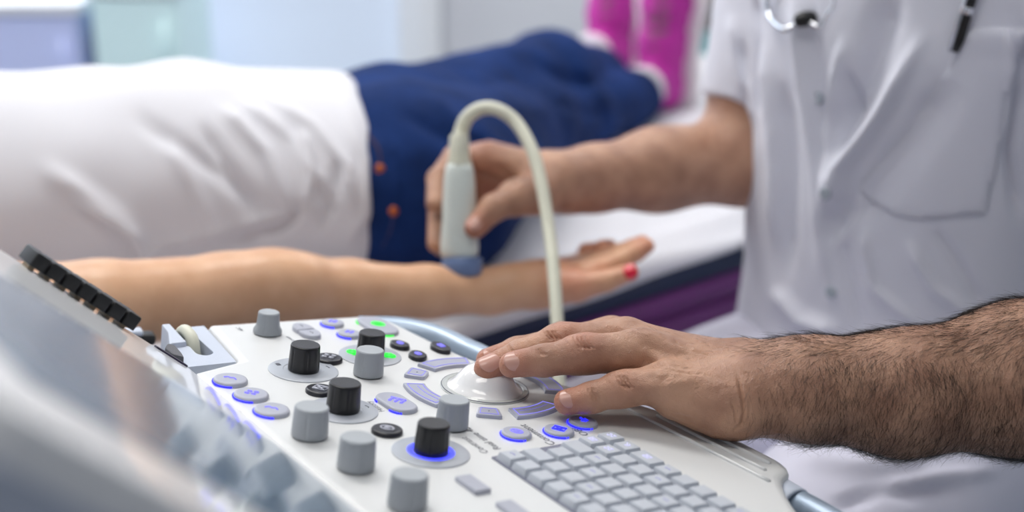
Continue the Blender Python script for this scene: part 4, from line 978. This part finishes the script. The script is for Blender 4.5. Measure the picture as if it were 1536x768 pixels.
# stool
sc = dc - fdir*.03
r = root('stool', (sc[0], sc[1], 0), 'round padded stool under the seated doctor', 'stool')
obj('seat', *lathe(np.array([sc[0], sc[1], .42]), Z, [(.15, 0), (.18, .01), (.185, .05), (.17, .08), (.1, .09)], 40), M_navy, r)
obj('column', *lathe(np.array([sc[0], sc[1], .07]), Z, [(.035, 0), (.03, .1), (.02, .12), (.02, .36)], 24), M_chrome, r)
for k in range(5):
    t = k*2*math.pi/5; e = np.array([math.cos(t), math.sin(t), 0]); lg = obj('leg', *tube([np.array([sc[0], sc[1], .09])+e*.02, np.array([sc[0], sc[1], .065])+e*.26], [.02, .014], 12), M_chrome, r)
    obj('caster', *lathe(np.array([sc[0], sc[1], .03])+e*.26-np.cross(e, Z)*.012, np.cross(e, Z), [(.012, 0), (.03, .003), (.03, .02), (.012, .024)], 20), M_black, lg)
# stethoscope round the neck
def cs_(x, y, off=.006):
    c = on_surface(x, y, coatV); i = np.argmin(((coatV-c)**2).sum(1)); return c + coatN[i]*off
r = root('stethoscope', dc+fdir*.13+np.array([0, 0, 1.05]), 'stethoscope with chrome tubes and dark joint hanging on the coat front', 'stethoscope')
jn_ = cs_(1213, 28, .009)
A = cs_(1156, 6); Bq = cs_(1160, 28); Cq = cs_(1178, 43); Dq = cs_(1197, 40)
obj('chrome_tube', *tube(smoothpath([A+np.array([0, 0, .11])-fdir*.02, A+np.array([0, 0, .05]), A, Bq, Cq, Dq, jn_], 8), .0030, 14), M_chrome, r)
Eq = cs_(1230, 40); Fq = cs_(1245, 22); Gq = cs_(1252, 4)
obj('spring_tube', *tube(smoothpath([jn_, Eq, Fq, Gq, Gq+np.array([0, 0, .05]), Gq+np.array([.01, .01, .11])], 8), .0016, 12), M_chrome, r)
V, F = lathe(jn_-RT*.010-UP*.002, RT+UP*.25, [(.003, 0), (.0065, .003), (.0075, .010), (.006, .017), (.003, .021)], 24); obj('joint', V, F, M_black, r)
nk = dc+np.array([0, 0, 1.24]); obj('tubing', *tube(smoothpath([A+np.array([0, 0, .11])-fdir*.02, nk-sdir*.07+fdir*.04, nk-fdir*.08, nk+sdir*.07+fdir*.04, Gq+np.array([.01, .01, .11])], 8), .005, 14), M_black, r)
# pen clipped in the pocket
p0 = cs_(1428, 78, .004); p1 = cs_(1452, 2, .008); r = root('pen', p0, 'dark pen with a metal clip standing in the chest pocket', 'pen')
dr = nrm(p1-p0); ac = nrm(CAM-p0)
obj('barrel', *lathe(p0-dr*.0, dr, [(.003, 0), (.0048, .01), (.005, .055), (.005, .10), (.003, .105)], 24), M_black, r)
obj('clip', *tube([p0+ac*.0062-RT*.005, p0+ac*.007-RT*.005+dr*.05, p0+ac*.005-RT*.004+dr*.062], [.0016, .0016], 10), M_chrome, r)
obj('ring', *lathe(p0+dr*.034, dr, [(.0053, 0), (.0056, .001), (.0056, .005), (.0053, .006)], 24), M_chrome, r)

# ---------------------------------------------------------------- the probe held over the wrist
pt = PC(392); pu = nrm(pd(689, 240, 1.376)-pt); r = root('ultrasound_probe', pt, 'pale ultrasound probe with blue grey lens held against the wrist', 'probe')
px = RT
def ph(y): return (PC(y)-pt)@pu
prof = [(390, .0172, .012), (378, .0182, .0130), (362, .0178, .0135), (340, .0164, .0140), (315, .0158, .0140), (290, .0155, .0138), (265, .0146, .0132), (250, .0130, .0122), (244, .0112, .0110)]
V = []; F = []; n = 40
for y, a, b in prof:
    for i in range(n):
        t = 2*math.pi*i/n; c_, s_ = math.cos(t), math.sin(t); k = (abs(c_)**2.6+abs(s_)**2.6)**(-1/2.6); yv = nrm(np.cross(pu, px))
        V.append(pt + pu*ph(y) + px*a*c_*k + yv*b*s_*k)
for j in range(len(prof)-1):
    for i in range(n): k = (i+1) % n; F.append((j*n+i, j*n+k, (j+1)*n+k, (j+1)*n+i))
F += [tuple(range(n))[::-1], tuple((len(prof)-1)*n+i for i in range(n))]
obj('handle', V, F, M_probe, r, subs=1)
c_ = pt + pu*ph(389) + px*.0025
obj('lens', *lathe(c_, -pu, [(.0175, -.002), (.0192, .0), (.0190, .011), (.0170, .0155), (.010, .0180), (.002, .0185)], 40, e=(1, .72), x=px), M_ptip, r, ang=50)
obj('strain_relief', *lathe(pt+pu*ph(250), pu, [(.0118, 0), (.0118, .006), (.0100, .0065), (.0098, .012), (.0090, .028), (.0082, .030)], 30), M_cream, r, ang=40)
cp = [PC(244), PC(230), pd(690, 205, 1.392), pd(700, 178, 1.39), pd(722, 163, 1.385), pd(748, 165, 1.38), pd(775, 185, 1.375), pd(798, 225, 1.36), pd(812, 275, 1.345), pd(823, 340, 1.325), pd(830, 400, 1.30), pd(835, 470, 1.275), pd(838, 540, 1.255), pd(838, 640, 1.23), pd(830, 800, 1.18)]
obj('cable', *tube(smoothpath(cp, 8), [.0078, .0070, .0064, .0060, .0058, .0056, .0056], 20), M_cream, r)
